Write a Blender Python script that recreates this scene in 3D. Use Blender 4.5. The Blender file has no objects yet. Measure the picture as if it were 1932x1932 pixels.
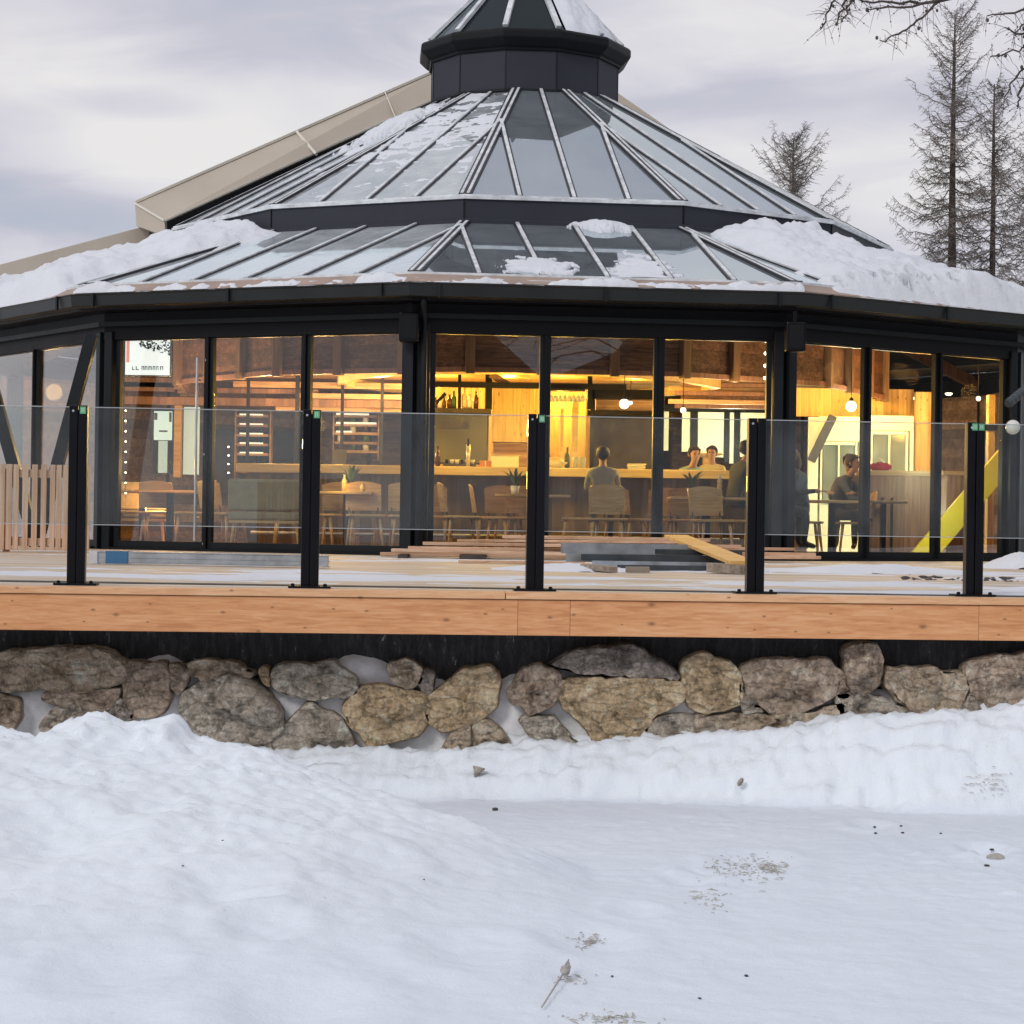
import bpy, bmesh, math, random
import numpy as np
from mathutils import Vector, Matrix, noise as mnoise
R_ = math.radians
sc = bpy.context.scene
COL = sc.collection
EYE = 1.67                      # camera height above the flat snow
F_PX = 4000.0                   # focal length in units of a 1932 px wide frame
ROLL = R_(0.86); PITCH = math.atan(20 / F_PX)
DECK = EYE - 0.423
rnd = random.Random(7)

def at(x, y, Y):
    """World point at distance Y in front of the camera that is seen at (x, y) of a 1932 px frame."""
    u = x - 966; v = 966 - y
    a = u * math.cos(ROLL) - v * math.sin(ROLL); b = u * math.sin(ROLL) + v * math.cos(ROLL)
    d = Vector((a / F_PX, math.cos(PITCH) - b / F_PX * math.sin(PITCH), math.sin(PITCH) + b / F_PX * math.cos(PITCH)))
    d *= Y / d.y
    return Vector((d.x, d.y, d.z + EYE))

def on_z(x, y, z):
    """World point on the level z that is seen at (x, y)."""
    p = at(x, y, 10.0)
    t = (z - EYE) / (p.z - EYE)
    return Vector((p.x * t, p.y * t, z))

# ------------------------------------------------------------------ materials
def new_mat(name):
    m = bpy.data.materials.new(name); m.use_nodes = True
    nt = m.node_tree; b = nt.nodes['Principled BSDF']
    return m, nt, b

def nd(nt, kind, **kw):
    n = nt.nodes.new(kind)
    for k, v in kw.items():
        if k.startswith('i_'):
            key = k[2:]
            n.inputs[int(key) if key.isdigit() else key.replace('_', ' ')].default_value = v
        else:
            setattr(n, k, v)
    return n

def ramp(nt, fac, stops):
    r = nt.nodes.new('ShaderNodeValToRGB')
    el = r.color_ramp.elements
    while len(el) > 1: el.remove(el[-1])
    for i, (p, c) in enumerate(stops):
        e = el[0] if i == 0 else el.new(p)
        e.position = p; e.color = (c[0], c[1], c[2], 1) if len(c) == 3 else c
    nt.links.new(fac, r.inputs[0])
    return r.outputs[0]

def coord(nt, scale=(1, 1, 1), obj_random=False):
    tc = nd(nt, 'ShaderNodeTexCoord')
    mp = nd(nt, 'ShaderNodeMapping'); mp.inputs['Scale'].default_value = scale
    nt.links.new(tc.outputs['Object'], mp.inputs[0])
    if obj_random:
        oi = nd(nt, 'ShaderNodeObjectInfo')
        mul = nd(nt, 'ShaderNodeMath', operation='MULTIPLY', i_1=37.0)
        nt.links.new(oi.outputs['Random'], mul.inputs[0])
        cb = nd(nt, 'ShaderNodeCombineXYZ')
        for i in range(3): nt.links.new(mul.outputs[0], cb.inputs[i])
        nt.links.new(cb.outputs[0], mp.inputs['Location'])
    return mp.outputs[0]

def bump(nt, b, h, strength, dist=0.02):
    bp = nd(nt, 'ShaderNodeBump'); bp.inputs['Strength'].default_value = strength; bp.inputs['Distance'].default_value = dist
    nt.links.new(h, bp.inputs['Height']); nt.links.new(bp.outputs[0], b.inputs['Normal'])

def plain(name, col, rough=0.5, metal=0.0, var=0.2, scale=3.0, bmp=0.05, bscale=40.0, coat=0.0, vscale=(1, 1, 1), spec=0.5):
    m, nt, b = new_mat(name)
    v = coord(nt, vscale, True)
    n = nd(nt, 'ShaderNodeTexNoise', i_Scale=scale, i_Detail=6.0, i_Roughness=0.6); nt.links.new(v, n.inputs['Vector'])
    lo = tuple(c * (1 - var) for c in col); hi = tuple(min(1, c * (1 + var)) for c in col)
    nt.links.new(ramp(nt, n.outputs[0], [(0.3, lo), (0.7, hi)]), b.inputs['Base Color'])
    b.inputs['Roughness'].default_value = rough; b.inputs['Metallic'].default_value = metal
    b.inputs['Coat Weight'].default_value = coat; b.inputs['Specular IOR Level'].default_value = spec
    rr = nd(nt, 'ShaderNodeMapRange'); rr.inputs['To Min'].default_value = max(0.02, rough - 0.1); rr.inputs['To Max'].default_value = min(1, rough + 0.1)
    nt.links.new(n.outputs[0], rr.inputs[0]); nt.links.new(rr.outputs[0], b.inputs['Roughness'])
    if bmp:
        n2 = nd(nt, 'ShaderNodeTexNoise', i_Scale=bscale, i_Detail=5.0); nt.links.new(v, n2.inputs['Vector'])
        bump(nt, b, n2.outputs[0], bmp, 0.01)
    return m

def wood(name, c_dark, c_mid, c_light, axis='X', grain=6.0, rough=0.55, plank=0.0, plank_axis='Z', knots=False, var=0.35, seam=0.03):
    m, nt, b = new_mat(name)
    L = nt.links
    s = {'X': (0.3, 7, 7), 'Y': (5, 0.35, 5), 'Z': (5, 5, 0.35)}[axis]
    v = coord(nt, s, not plank)
    vec = v
    pid = None
    if plank:
        tc = nd(nt, 'ShaderNodeTexCoord'); sp = nd(nt, 'ShaderNodeSeparateXYZ'); L.new(tc.outputs['Object'], sp.inputs[0])
        dv = nd(nt, 'ShaderNodeMath', operation='DIVIDE', i_1=plank); L.new(sp.outputs[plank_axis], dv.inputs[0])
        fl = nd(nt, 'ShaderNodeMath', operation='FLOOR'); L.new(dv.outputs[0], fl.inputs[0])
        fr = nd(nt, 'ShaderNodeMath', operation='FRACT'); L.new(dv.outputs[0], fr.inputs[0])
        wn = nd(nt, 'ShaderNodeTexWhiteNoise', noise_dimensions='1D'); L.new(fl.outputs[0], wn.inputs['W'])
        pid = wn.outputs['Value']
        cb = nd(nt, 'ShaderNodeVectorMath', operation='ADD'); L.new(v, cb.inputs[0])
        sc2 = nd(nt, 'ShaderNodeVectorMath', operation='SCALE'); sc2.inputs['Scale'].default_value = 40; L.new(wn.outputs['Color'], sc2.inputs[0])
        L.new(sc2.outputs[0], cb.inputs[1]); vec = cb.outputs[0]
    n = nd(nt, 'ShaderNodeTexNoise', i_Scale=grain, i_Detail=8.0, i_Roughness=0.65, i_Distortion=0.6); L.new(vec, n.inputs['Vector'])
    n3 = nd(nt, 'ShaderNodeTexNoise', i_Scale=grain * 0.25, i_Detail=3.0); L.new(vec, n3.inputs['Vector'])
    mx = nd(nt, 'ShaderNodeMath', operation='MULTIPLY_ADD', i_1=0.6); L.new(n.outputs[0], mx.inputs[0])
    m3 = nd(nt, 'ShaderNodeMath', operation='MULTIPLY', i_1=0.4); L.new(n3.outputs[0], m3.inputs[0]); L.new(m3.outputs[0], mx.inputs[2])
    c = ramp(nt, mx.outputs[0], [(0.36, c_dark), (0.5, c_mid), (0.64, c_light)])
    if knots:
        tk = nd(nt, 'ShaderNodeTexCoord'); sk = nd(nt, 'ShaderNodeSeparateXYZ'); L.new(tk.outputs['Object'], sk.inputs[0])
        vk = nd(nt, 'ShaderNodeCombineXYZ'); k1 = nd(nt, 'ShaderNodeMath', operation='MULTIPLY', i_1=0.55); k2 = nd(nt, 'ShaderNodeMath', operation='MULTIPLY', i_1=1.0)
        L.new(sk.outputs['X' if axis == 'X' else 'Z'], k1.inputs[0]); L.new(sk.outputs['Z' if axis == 'X' else 'X'], k2.inputs[0]); L.new(k1.outputs[0], vk.inputs[0]); L.new(k2.outputs[0], vk.inputs[1])
        vo = nd(nt, 'ShaderNodeTexVoronoi', voronoi_dimensions='2D', i_Scale=8.5); L.new(vk.outputs[0], vo.inputs['Vector'])
        kn = nd(nt, 'ShaderNodeSeparateColor'); L.new(vo.outputs['Color'], kn.inputs[0])
        kl = nd(nt, 'ShaderNodeMath', operation='LESS_THAN', i_1=0.6); L.new(kn.outputs[0], kl.inputs[0])
        ksz = nd(nt, 'ShaderNodeMapRange'); ksz.inputs['To Min'].default_value = 0.8; ksz.inputs['To Max'].default_value = 2.6; L.new(kn.outputs[1], ksz.inputs[0])
        kd = nd(nt, 'ShaderNodeMath', operation='MULTIPLY'); L.new(vo.outputs['Distance'], kd.inputs[0]); L.new(ksz.outputs[0], kd.inputs[1])
        kr0 = ramp(nt, kd.outputs[0], [(0.035, (0.9, 0.9, 0.9)), (0.09, (0.4, 0.4, 0.4)), (0.15, (0, 0, 0))])
        kr_ = nd(nt, 'ShaderNodeMath', operation='MULTIPLY'); L.new(kr0, kr_.inputs[0]); L.new(kl.outputs[0], kr_.inputs[1]); kr = kr_.outputs[0]
        mk = nd(nt, 'ShaderNodeMix', data_type='RGBA'); L.new(kr, mk.inputs[0]); L.new(c, mk.inputs[6]); mk.inputs[7].default_value = (c_dark[0] * 0.5, c_dark[1] * 0.5, c_dark[2] * 0.55, 1)
        c = mk.outputs[2]
    if pid is not None:
        mr = nd(nt, 'ShaderNodeMapRange'); mr.inputs['To Min'].default_value = 1 - var; mr.inputs['To Max'].default_value = 1 + var * 0.6; L.new(pid, mr.inputs[0])
        sm = nd(nt, 'ShaderNodeMapRange', clamp=True); sm.inputs['From Min'].default_value = 0.0; sm.inputs['From Max'].default_value = seam; sm.inputs['To Min'].default_value = 0.25; L.new(fr.outputs[0], sm.inputs[0])
        mm = nd(nt, 'ShaderNodeMath', operation='MULTIPLY'); L.new(mr.outputs[0], mm.inputs[0]); L.new(sm.outputs[0], mm.inputs[1])
        vm = nd(nt, 'ShaderNodeVectorMath', operation='SCALE'); L.new(c, vm.inputs[0]); L.new(mm.outputs[0], vm.inputs['Scale'])
        c = vm.outputs[0]
    L.new(c, b.inputs['Base Color'])
    b.inputs['Roughness'].default_value = rough
    bump(nt, b, n.outputs[0], 0.15, 0.01)
    return m

def glass(name, f0, tint, dirt_haze=0.0, rough=0.0, gloss=(1, 1, 1), body=None, body_fac=0.0, power=5.0, frost=None):
    """Thin architectural glass: see-through with a facing-dependent mirror, optional pale grime or haze film, or frost."""
    m = bpy.data.materials.new(name); m.use_nodes = True
    nt = m.node_tree; L = nt.links
    nt.nodes.clear()
    out = nd(nt, 'ShaderNodeOutputMaterial')
    tr = nd(nt, 'ShaderNodeBsdfTransparent'); tr.inputs[0].default_value = (*tint, 1)
    base = tr.outputs[0]
    if body:
        df = nd(nt, 'ShaderNodeBsdfDiffuse'); df.inputs[0].default_value = (*body, 1)
        mb = nd(nt, 'ShaderNodeMixShader'); mb.inputs[0].default_value = body_fac; L.new(base, mb.inputs[1]); L.new(df.outputs[0], mb.inputs[2]); base = mb.outputs[0]
    gl = nd(nt, 'ShaderNodeBsdfGlossy'); gl.inputs['Roughness'].default_value = rough; gl.inputs[0].default_value = (*gloss, 1)
    lw = nd(nt, 'ShaderNodeLayerWeight'); lw.inputs[0].default_value = 0.5
    pw = nd(nt, 'ShaderNodeMath', operation='POWER', i_1=power); L.new(lw.outputs['Facing'], pw.inputs[0])
    fr = nd(nt, 'ShaderNodeMath', operation='MULTIPLY_ADD', i_1=1 - f0, i_2=f0); L.new(pw.outputs[0], fr.inputs[0])
    mx = nd(nt, 'ShaderNodeMixShader'); L.new(fr.outputs[0], mx.inputs[0]); L.new(base, mx.inputs[1]); L.new(gl.outputs[0], mx.inputs[2])
    res = mx.outputs[0]
    if dirt_haze or frost:
        df2 = nd(nt, 'ShaderNodeBsdfDiffuse'); df2.inputs[0].default_value = (0.8, 0.82, 0.85, 1)
        m2 = nd(nt, 'ShaderNodeMixShader')
        v = coord(nt, (1, 1, 1))
        n = nd(nt, 'ShaderNodeTexNoise', i_Scale=2.2, i_Detail=9.0, i_Roughness=0.68, i_Distortion=0.4); L.new(v, n.inputs['Vector'])
        mr = nd(nt, 'ShaderNodeMapRange', clamp=True)
        if frost:
            mr.inputs['From Min'].default_value = frost[0]; mr.inputs['From Max'].default_value = frost[1]; mr.inputs['To Min'].default_value = frost[2]; mr.inputs['To Max'].default_value = frost[3]
        else:
            mr.inputs['From Min'].default_value = 0.3; mr.inputs['From Max'].default_value = 0.8; mr.inputs['To Min'].default_value = dirt_haze * 0.4; mr.inputs['To Max'].default_value = dirt_haze * 1.8
        L.new(n.outputs[0], mr.inputs[0]); L.new(mr.outputs[0], m2.inputs[0]); L.new(res, m2.inputs[1]); L.new(df2.outputs[0], m2.inputs[2]); res = m2.outputs[0]
    L.new(res, out.inputs[0])
    return m

def emit(name, col, s):
    m, nt, b = new_mat(name)
    b.inputs['Base Color'].default_value = (*[min(1, c) for c in col], 1)
    b.inputs['Emission Color'].default_value = (*col, 1); b.inputs['Emission Strength'].default_value = s
    return m

def snow_mat(name, c=(0.86, 0.88, 0.93), packed=None, bs=0.5):
    m, nt, b = new_mat(name); L = nt.links
    v = coord(nt)
    n1 = nd(nt, 'ShaderNodeTexNoise', i_Scale=9.0, i_Detail=10.0, i_Roughness=0.62); L.new(v, n1.inputs['Vector'])
    n2 = nd(nt, 'ShaderNodeTexNoise', i_Scale=0.9, i_Detail=4.0); L.new(v, n2.inputs['Vector'])
    cr = ramp(nt, n2.outputs[0], [(0.35, tuple(x * 0.94 for x in c)), (0.65, c)])
    col = cr
    if packed:
        a = nd(nt, 'ShaderNodeAttribute', attribute_name='packed')
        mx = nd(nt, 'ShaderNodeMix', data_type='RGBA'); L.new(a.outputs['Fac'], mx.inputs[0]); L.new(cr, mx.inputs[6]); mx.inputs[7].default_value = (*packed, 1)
        # stray needles and grit trodden into the snow
        vo = nd(nt, 'ShaderNodeTexNoise', i_Scale=26.0, i_Detail=2.0); L.new(v, vo.inputs['Vector'])
        gr = ramp(nt, vo.outputs[0], [(0.735, (0, 0, 0)), (0.77, (1, 1, 1))])
        n4 = nd(nt, 'ShaderNodeTexNoise', i_Scale=0.8, i_Detail=2.0); L.new(v, n4.inputs['Vector'])
        g2 = ramp(nt, n4.outputs[0], [(0.52, (0, 0, 0)), (0.66, (0.5, 0.5, 0.5))])
        gm = nd(nt, 'ShaderNodeMath', operation='MULTIPLY'); L.new(gr, gm.inputs[0]); L.new(g2, gm.inputs[1])
        m4 = nd(nt, 'ShaderNodeMix', data_type='RGBA'); L.new(gm.outputs[0], m4.inputs[0]); L.new(mx.outputs[2], m4.inputs[6]); m4.inputs[7].default_value = (0.34, 0.33, 0.3, 1)
        col = m4.outputs[2]
    L.new(col, b.inputs['Base Color'])
    b.inputs['Roughness'].default_value = 0.75; b.inputs['Specular IOR Level'].default_value = 0.25
    b.inputs['Subsurface Weight'].default_value = 0.0
    n9 = nd(nt, 'ShaderNodeTexNoise', i_Scale=70.0, i_Detail=6.0, i_Roughness=0.7); L.new(v, n9.inputs['Vector'])
    ad9 = nd(nt, 'ShaderNodeMath', operation='MULTIPLY_ADD', i_1=0.35); L.new(n9.outputs[0], ad9.inputs[0]); L.new(n1.outputs[0], ad9.inputs[2])
    bump(nt, b, ad9.outputs[0], bs, 0.035)
    return m

def stone_mat(name, cols):
    m, nt, b = new_mat(name); L = nt.links
    v = coord(nt, (1, 1, 1), True)
    n1 = nd(nt, 'ShaderNodeTexNoise', i_Scale=5.0, i_Detail=12.0, i_Roughness=0.72, i_Distortion=1.2); L.new(v, n1.inputs['Vector'])
    c = ramp(nt, n1.outputs[0], [(0.33, cols[0]), (0.44, cols[1]), (0.55, cols[2]), (0.66, cols[3])])
    n2 = nd(nt, 'ShaderNodeTexNoise', i_Scale=30.0, i_Detail=9.0, i_Roughness=0.8); L.new(v, n2.inputs['Vector'])
    mr = nd(nt, 'ShaderNodeMapRange', clamp=True); mr.inputs['From Min'].default_value = 0.32; mr.inputs['From Max'].default_value = 0.66; mr.inputs['To Min'].default_value = 0.5; mr.inputs['To Max'].default_value = 1.55; L.new(n2.outputs[0], mr.inputs[0])
    # cracks and bedding lines
    mpz = nd(nt, 'ShaderNodeMapping'); mpz.inputs['Scale'].default_value = (1.5, 1.5, 4.5); mpz.inputs['Rotation'].default_value = (0.2, 0.35, 0); L.new(v, mpz.inputs[0])
    vo = nd(nt, 'ShaderNodeTexVoronoi', feature='DISTANCE_TO_EDGE', i_Scale=3.2)
    wv = nd(nt, 'ShaderNodeVectorMath', operation='ADD'); L.new(mpz.outputs[0], wv.inputs[0])
    wsc = nd(nt, 'ShaderNodeVectorMath', operation='SCALE'); wsc.inputs['Scale'].default_value = 0.35; L.new(n2.outputs[1], wsc.inputs[0]); L.new(wsc.outputs[0], wv.inputs[1]); L.new(wv.outputs[0], vo.inputs['Vector'])
    ck = nd(nt, 'ShaderNodeMapRange', clamp=True); ck.inputs['From Min'].default_value = 0.0; ck.inputs['From Max'].default_value = 0.035; ck.inputs['To Min'].default_value = 0.68; ck.inputs['To Max'].default_value = 1.0; L.new(vo.outputs['Distance'], ck.inputs[0])
    mm = nd(nt, 'ShaderNodeMath', operation='MULTIPLY'); L.new(mr.outputs[0], mm.inputs[0]); L.new(ck.outputs[0], mm.inputs[1])
    vm = nd(nt, 'ShaderNodeVectorMath', operation='SCALE'); L.new(c, vm.inputs[0]); L.new(mm.outputs[0], vm.inputs['Scale'])
    # a dusting of frost caught on the rough grain
    n3 = nd(nt, 'ShaderNodeTexNoise', i_Scale=48.0, i_Detail=5.0, i_Roughness=0.7); L.new(v, n3.inputs['Vector'])
    fr = ramp(nt, n3.outputs[0], [(0.57, (0, 0, 0)), (0.68, (0.8, 0.8, 0.8))])
    mx = nd(nt, 'ShaderNodeMix', data_type='RGBA'); L.new(fr, mx.inputs[0]); L.new(vm.outputs[0], mx.inputs[6]); mx.inputs[7].default_value = (0.66, 0.63, 0.57, 1)
    L.new(mx.outputs[2], b.inputs['Base Color'])
    b.inputs['Roughness'].default_value = 0.9; b.inputs['Specular IOR Level'].default_value = 0.2
    ad = nd(nt, 'ShaderNodeMath', operation='ADD'); L.new(n1.outputs[0], ad.inputs[0]); L.new(n2.outputs[0], ad.inputs[1])
    ad2 = nd(nt, 'ShaderNodeMath', operation='MULTIPLY_ADD', i_1=0.6); L.new(ck.outputs[0], ad2.inputs[0]); L.new(ad.outputs[0], ad2.inputs[2])
    bump(nt, b, ad2.outputs[0], 1.0, 0.035)
    return m

M = {}
M['anthracite'] = plain('anthracite_metal', (0.006, 0.007, 0.009), 0.5, 0.0, 0.15, 1.5, 0.02, spec=0.18)
M['band'] = plain('slate_grey_metal', (0.034, 0.037, 0.048), 0.55, 0.0, 0.12, 0.8, 0.02, spec=0.2)
M['gutter'] = plain('gutter_metal', (0.016, 0.019, 0.020), 0.4, 0.0, 0.2, 2.0, 0.02, spec=0.3)
M['black'] = plain('black_powder_coat', (0.003, 0.003, 0.005), 0.32, 0.0, 0.3, 3.0, 0.0, spec=0.22)
M['frame'] = plain('window_frame_paint', (0.009, 0.012, 0.015), 0.42, 0.0, 0.15, 2.0, 0.0, spec=0.22)
M['alu'] = plain('roof_bar_aluminium', (0.62, 0.65, 0.67), 0.5, 0.0, 0.3, 5.0, 0.1)
M['bar_dark'] = plain('roof_bar_gasket', (0.02, 0.022, 0.028), 0.5)
M['beige'] = plain('beige_cladding', (0.50, 0.44, 0.355), 0.5, 0.0, 0.08, 0.7, 0.03)
M['beige_edge'] = plain('beige_trim', (0.68, 0.64, 0.55), 0.5, 0.0, 0.1, 1.0, 0.0)
M['flash'] = plain('copper_brown_flashing', (0.34, 0.25, 0.20), 0.5, 0.0, 0.2, 3.0, 0.05)
M['roofglass'] = glass('roof_glass', 0.27, (0.14, 0.16, 0.17), dirt_haze=0.06, rough=0.02, gloss=(0.88, 0.96, 1.0), body=(0.26, 0.32, 0.36), body_fac=0.45, power=3.2)
M['frostglass'] = glass('frosted_roof_glass', 0.24, (0.25, 0.28, 0.3), rough=0.03, gloss=(0.86, 0.95, 1.0), body=(0.22, 0.26, 0.29), body_fac=0.5, power=3.2, frost=(0.36, 0.70, 0.08, 0.42))
M['icy_sky_glass'] = glass('icy_sky_roof_glass', 0.32, (0.15, 0.17, 0.18), rough=0.04, gloss=(0.86, 0.97, 1.0), body=(0.56, 0.65, 0.69), body_fac=0.75, power=2.6, frost=(0.35, 0.8, 0.10, 0.40))  # pale body holds the bright sky reflection, on top of the frost
M['capglass'] = glass('cap_glass', 0.025, (0.01, 0.02, 0.024), rough=0.05, body=(0.009, 0.015, 0.018), body_fac=0.9, gloss=(0.85, 0.95, 1.0))
M['pane'] = glass('window_pane_glass', 0.042, (0.93, 0.94, 0.93), rough=0.0, power=3.0)
M['railglass'] = glass('railing_glass', 0.018, (0.92, 0.955, 0.95), dirt_haze=0.028, rough=0.0, body=None)  # pale film paints the haze of bright surroundings mirrored in the glass
M['railedge'] = plain('railing_glass_edge', (0.40, 0.43, 0.44), 0.4, 0, 0.1)
M['fir'] = wood('larch_fascia', (0.54, 0.225, 0.085), (0.68, 0.315, 0.13), (0.77, 0.42, 0.205), 'X', 9.0, 0.6, knots=True)
M['edge'] = wood('larch_edge_board', (0.60, 0.30, 0.14), (0.72, 0.40, 0.20), (0.80, 0.50, 0.28), 'X', 9.0, 0.6, knots=True)
def frosted(m, lo, hi, amt):
    nt = m.node_tree; L = nt.links; b = nt.nodes['Principled BSDF']; src = b.inputs['Base Color'].links[0].from_socket
    n = nd(nt, 'ShaderNodeTexNoise', i_Scale=1.0, i_Detail=9.0, i_Roughness=0.7); L.new(coord(nt, (0.9, 2.4, 1)), n.inputs['Vector'])
    f = ramp(nt, n.outputs[0], [(lo, (0.08, 0.08, 0.08)), (hi, (amt, amt, amt))])
    mx = nd(nt, 'ShaderNodeMix', data_type='RGBA'); L.new(f, mx.inputs[0]); L.new(src, mx.inputs[6]); mx.inputs[7].default_value = (0.70, 0.72, 0.76, 1); L.new(mx.outputs[2], b.inputs['Base Color'])
M['deck'] = wood('deck_boards', (0.40, 0.29, 0.17), (0.53, 0.405, 0.255), (0.63, 0.52, 0.36), 'X', 5.0, 0.6, plank=0.14, plank_axis='Y', var=0.3, seam=0.06)
frosted(M['deck'], 0.44, 0.72, 0.55)
M['screen'] = wood('slat_wood', (0.42, 0.25, 0.16), (0.56, 0.37, 0.25), (0.66, 0.48, 0.36), 'Z', 5.0, 0.6)
M['lumber'] = wood('plank_wood', (0.42, 0.23, 0.13), (0.62, 0.40, 0.26), (0.74, 0.54, 0.39), 'X', 5.0, 0.6)
M['oldwood'] = wood('weathered_offcut', (0.16, 0.12, 0.09), (0.27, 0.22, 0.17), (0.38, 0.32, 0.26), 'X', 5.0, 0.7)
M['board'] = wood('yellow_board_wood', (0.52, 0.26, 0.06), (0.68, 0.40, 0.12), (0.76, 0.5, 0.19), 'X', 4.0, 0.55)
M['steel'] = plain('galvanised_steel', (0.34, 0.37, 0.40), 0.42, 0.5, 0.25, 6.0, 0.05)
M['steeldark'] = plain('dark_steel', (0.06, 0.07, 0.08), 0.4, 0.4, 0.3, 6.0, 0.05)
M['tape'] = plain('blue_tape', (0.03, 0.12, 0.25), 0.4)
M['green'] = plain('green_sticker', (0.10, 0.34, 0.17), 0.5)
M['greenlight'] = plain('pale_sticker_print', (0.5, 0.72, 0.55), 0.5)
M['screw'] = plain('bright_screw', (0.6, 0.62, 0.65), 0.3, 0.8)
M['membrane'] = plain('dimpled_black_membrane', (0.022, 0.022, 0.024), 0.6, 0, 0.5, 12.0, 0.6, 30.0)
def _membrane():
    m, nt, b = new_mat('frosted_black_membrane'); L = nt.links
    v = coord(nt, (9, 9, 2.2)); n = nd(nt, 'ShaderNodeTexNoise', i_Scale=2.6, i_Detail=7.0, i_Roughness=0.72, i_Distortion=0.5); L.new(v, n.inputs['Vector'])
    L.new(ramp(nt, n.outputs[0], [(0.45, (0.018, 0.018, 0.02)), (0.62, (0.05, 0.05, 0.052)), (0.70, (0.45, 0.45, 0.46))]), b.inputs['Base Color'])
    b.inputs['Roughness'].default_value = 0.75
    n2 = nd(nt, 'ShaderNodeTexNoise', i_Scale=30.0, i_Detail=4.0); L.new(coord(nt), n2.inputs['Vector']); bump(nt, b, n2.outputs[0], 0.6, 0.02)
    return m
M['membrane'] = _membrane()
M['mortar'] = plain('frosty_mortar', (0.74, 0.74, 0.75), 0.9, 0, 0.25, 7.0, 0.7, 14.0)
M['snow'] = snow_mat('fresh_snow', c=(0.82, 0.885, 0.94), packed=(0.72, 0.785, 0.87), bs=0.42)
M['rsnow'] = snow_mat('roof_snow', (0.74, 0.77, 0.82), bs=0.7)
STONES = [stone_mat('stone_tan', [(0.245, 0.184, 0.132), (0.507, 0.395, 0.278), (0.717, 0.581, 0.434), (0.850, 0.850, 0.706)]),
          stone_mat('stone_grey', [(0.209, 0.182, 0.148), (0.455, 0.395, 0.320), (0.665, 0.581, 0.475), (0.850, 0.850, 0.738)]),
          stone_mat('stone_ochre', [(0.262, 0.184, 0.106), (0.559, 0.412, 0.246), (0.769, 0.589, 0.370), (0.850, 0.850, 0.640)]),
          stone_mat('stone_brown', [(0.209, 0.155, 0.114), (0.455, 0.345, 0.254), (0.646, 0.513, 0.394), (0.850, 0.790, 0.640)]),
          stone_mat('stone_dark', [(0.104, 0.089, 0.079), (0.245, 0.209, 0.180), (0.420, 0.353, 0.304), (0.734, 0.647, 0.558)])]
M['ceil'] = wood('ceiling_planks', (0.30, 0.17, 0.07), (0.44, 0.28, 0.12), (0.55, 0.38, 0.18), 'X', 4.0, 0.5, plank=0.20, plank_axis='Y', var=0.45)
M['rafter'] = wood('rafter_wood', (0.09, 0.05, 0.028), (0.165, 0.095, 0.052), (0.23, 0.145, 0.085), 'Z', 4.0, 0.5)
M['skirt'] = wood('old_timber_cladding', (0.045, 0.02, 0.013), (0.115, 0.055, 0.034), (0.21, 0.12, 0.08), 'X', 5.0, 0.6, plank=0.19, plank_axis='Z', var=0.6)
M['wall'] = wood('inner_wall_planks', (0.20, 0.115, 0.07), (0.36, 0.215, 0.135), (0.50, 0.33, 0.22), 'X', 4.0, 0.55, plank=0.17, plank_axis='Z', var=0.5)
M['floor'] = wood('inner_floor', (0.10, 0.07, 0.05), (0.17, 0.12, 0.085), (0.24, 0.18, 0.13), 'X', 4.0, 0.4, plank=0.2, plank_axis='Y')
M['barfront'] = wood('bar_front_wood', (0.10, 0.07, 0.05), (0.18, 0.125, 0.09), (0.27, 0.195, 0.14), 'Z', 4.0, 0.5, plank=0.16, plank_axis='X', var=0.5)
M['bartop'] = wood('bar_top_wood', (0.62, 0.43, 0.18), (0.74, 0.56, 0.28), (0.82, 0.66, 0.38), 'X', 4.0, 0.4)
M['goldwood'] = wood('light_vertical_boards', (0.42, 0.24, 0.08), (0.6, 0.4, 0.15), (0.7, 0.5, 0.22), 'Z', 4.0, 0.5, plank=0.12, plank_axis='X', var=0.3, knots=True)
M['redpanel'] = wood('reddish_panel', (0.18, 0.09, 0.065), (0.29, 0.155, 0.115), (0.38, 0.22, 0.17), 'Z', 4.0, 0.45, plank=0.22, plank_axis='X', var=0.25)
M['chair'] = wood('chair_wood', (0.40, 0.22, 0.09), (0.56, 0.34, 0.14), (0.68, 0.46, 0.22), 'X', 5.0, 0.45)
M['chairdark'] = plain('dark_chair_frame', (0.05, 0.042, 0.036), 0.5)
M['cloth'] = plain('grey_bench_upholstery', (0.30, 0.25, 0.16), 0.85, 0, 0.2, 8.0, 0.2)
M['tabletop'] = wood('table_top_wood', (0.33, 0.2, 0.1), (0.48, 0.31, 0.16), (0.58, 0.42, 0.25), 'X', 4.0, 0.4)
M['hood'] = plain('olive_steel_splashback', (0.085, 0.075, 0.045), 0.4, 0.3, 0.2, 2.0)
M['white'] = plain('white_paint', (0.80, 0.86, 0.72), 0.6, 0, 0.04)
M['greyglass'] = plain('grey_green_window_glass', (0.20, 0.23, 0.20), 0.15, 0, 0.15)
M['yellow'] = plain('brace_yellow', (0.84, 0.72, 0.04), 0.5, 0, 0.05)  # saturated yellow base colour of the diagonal brace
M['ceramic'] = plain('white_crockery', (0.75, 0.75, 0.7), 0.3)
M['brownglass'] = plain('brown_bottle_glass', (0.10, 0.045, 0.02), 0.1)
M['greenglass'] = plain('green_bottle_glass', (0.06, 0.12, 0.05), 0.1)
M['orange'] = plain('orange_box_card', (0.55, 0.22, 0.04), 0.6)
M['hearth'] = plain('sooty_chimney_stone', (0.05, 0.04, 0.034), 0.7, 0, 0.5, 4.0, 0.5, 8.0)
M['bulb'] = emit('warm_bulb', (1.0, 0.86, 0.62), 14.0)
M['globe'] = emit('frosted_globe_light', (1.0, 0.93, 0.80), 2.2)
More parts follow.
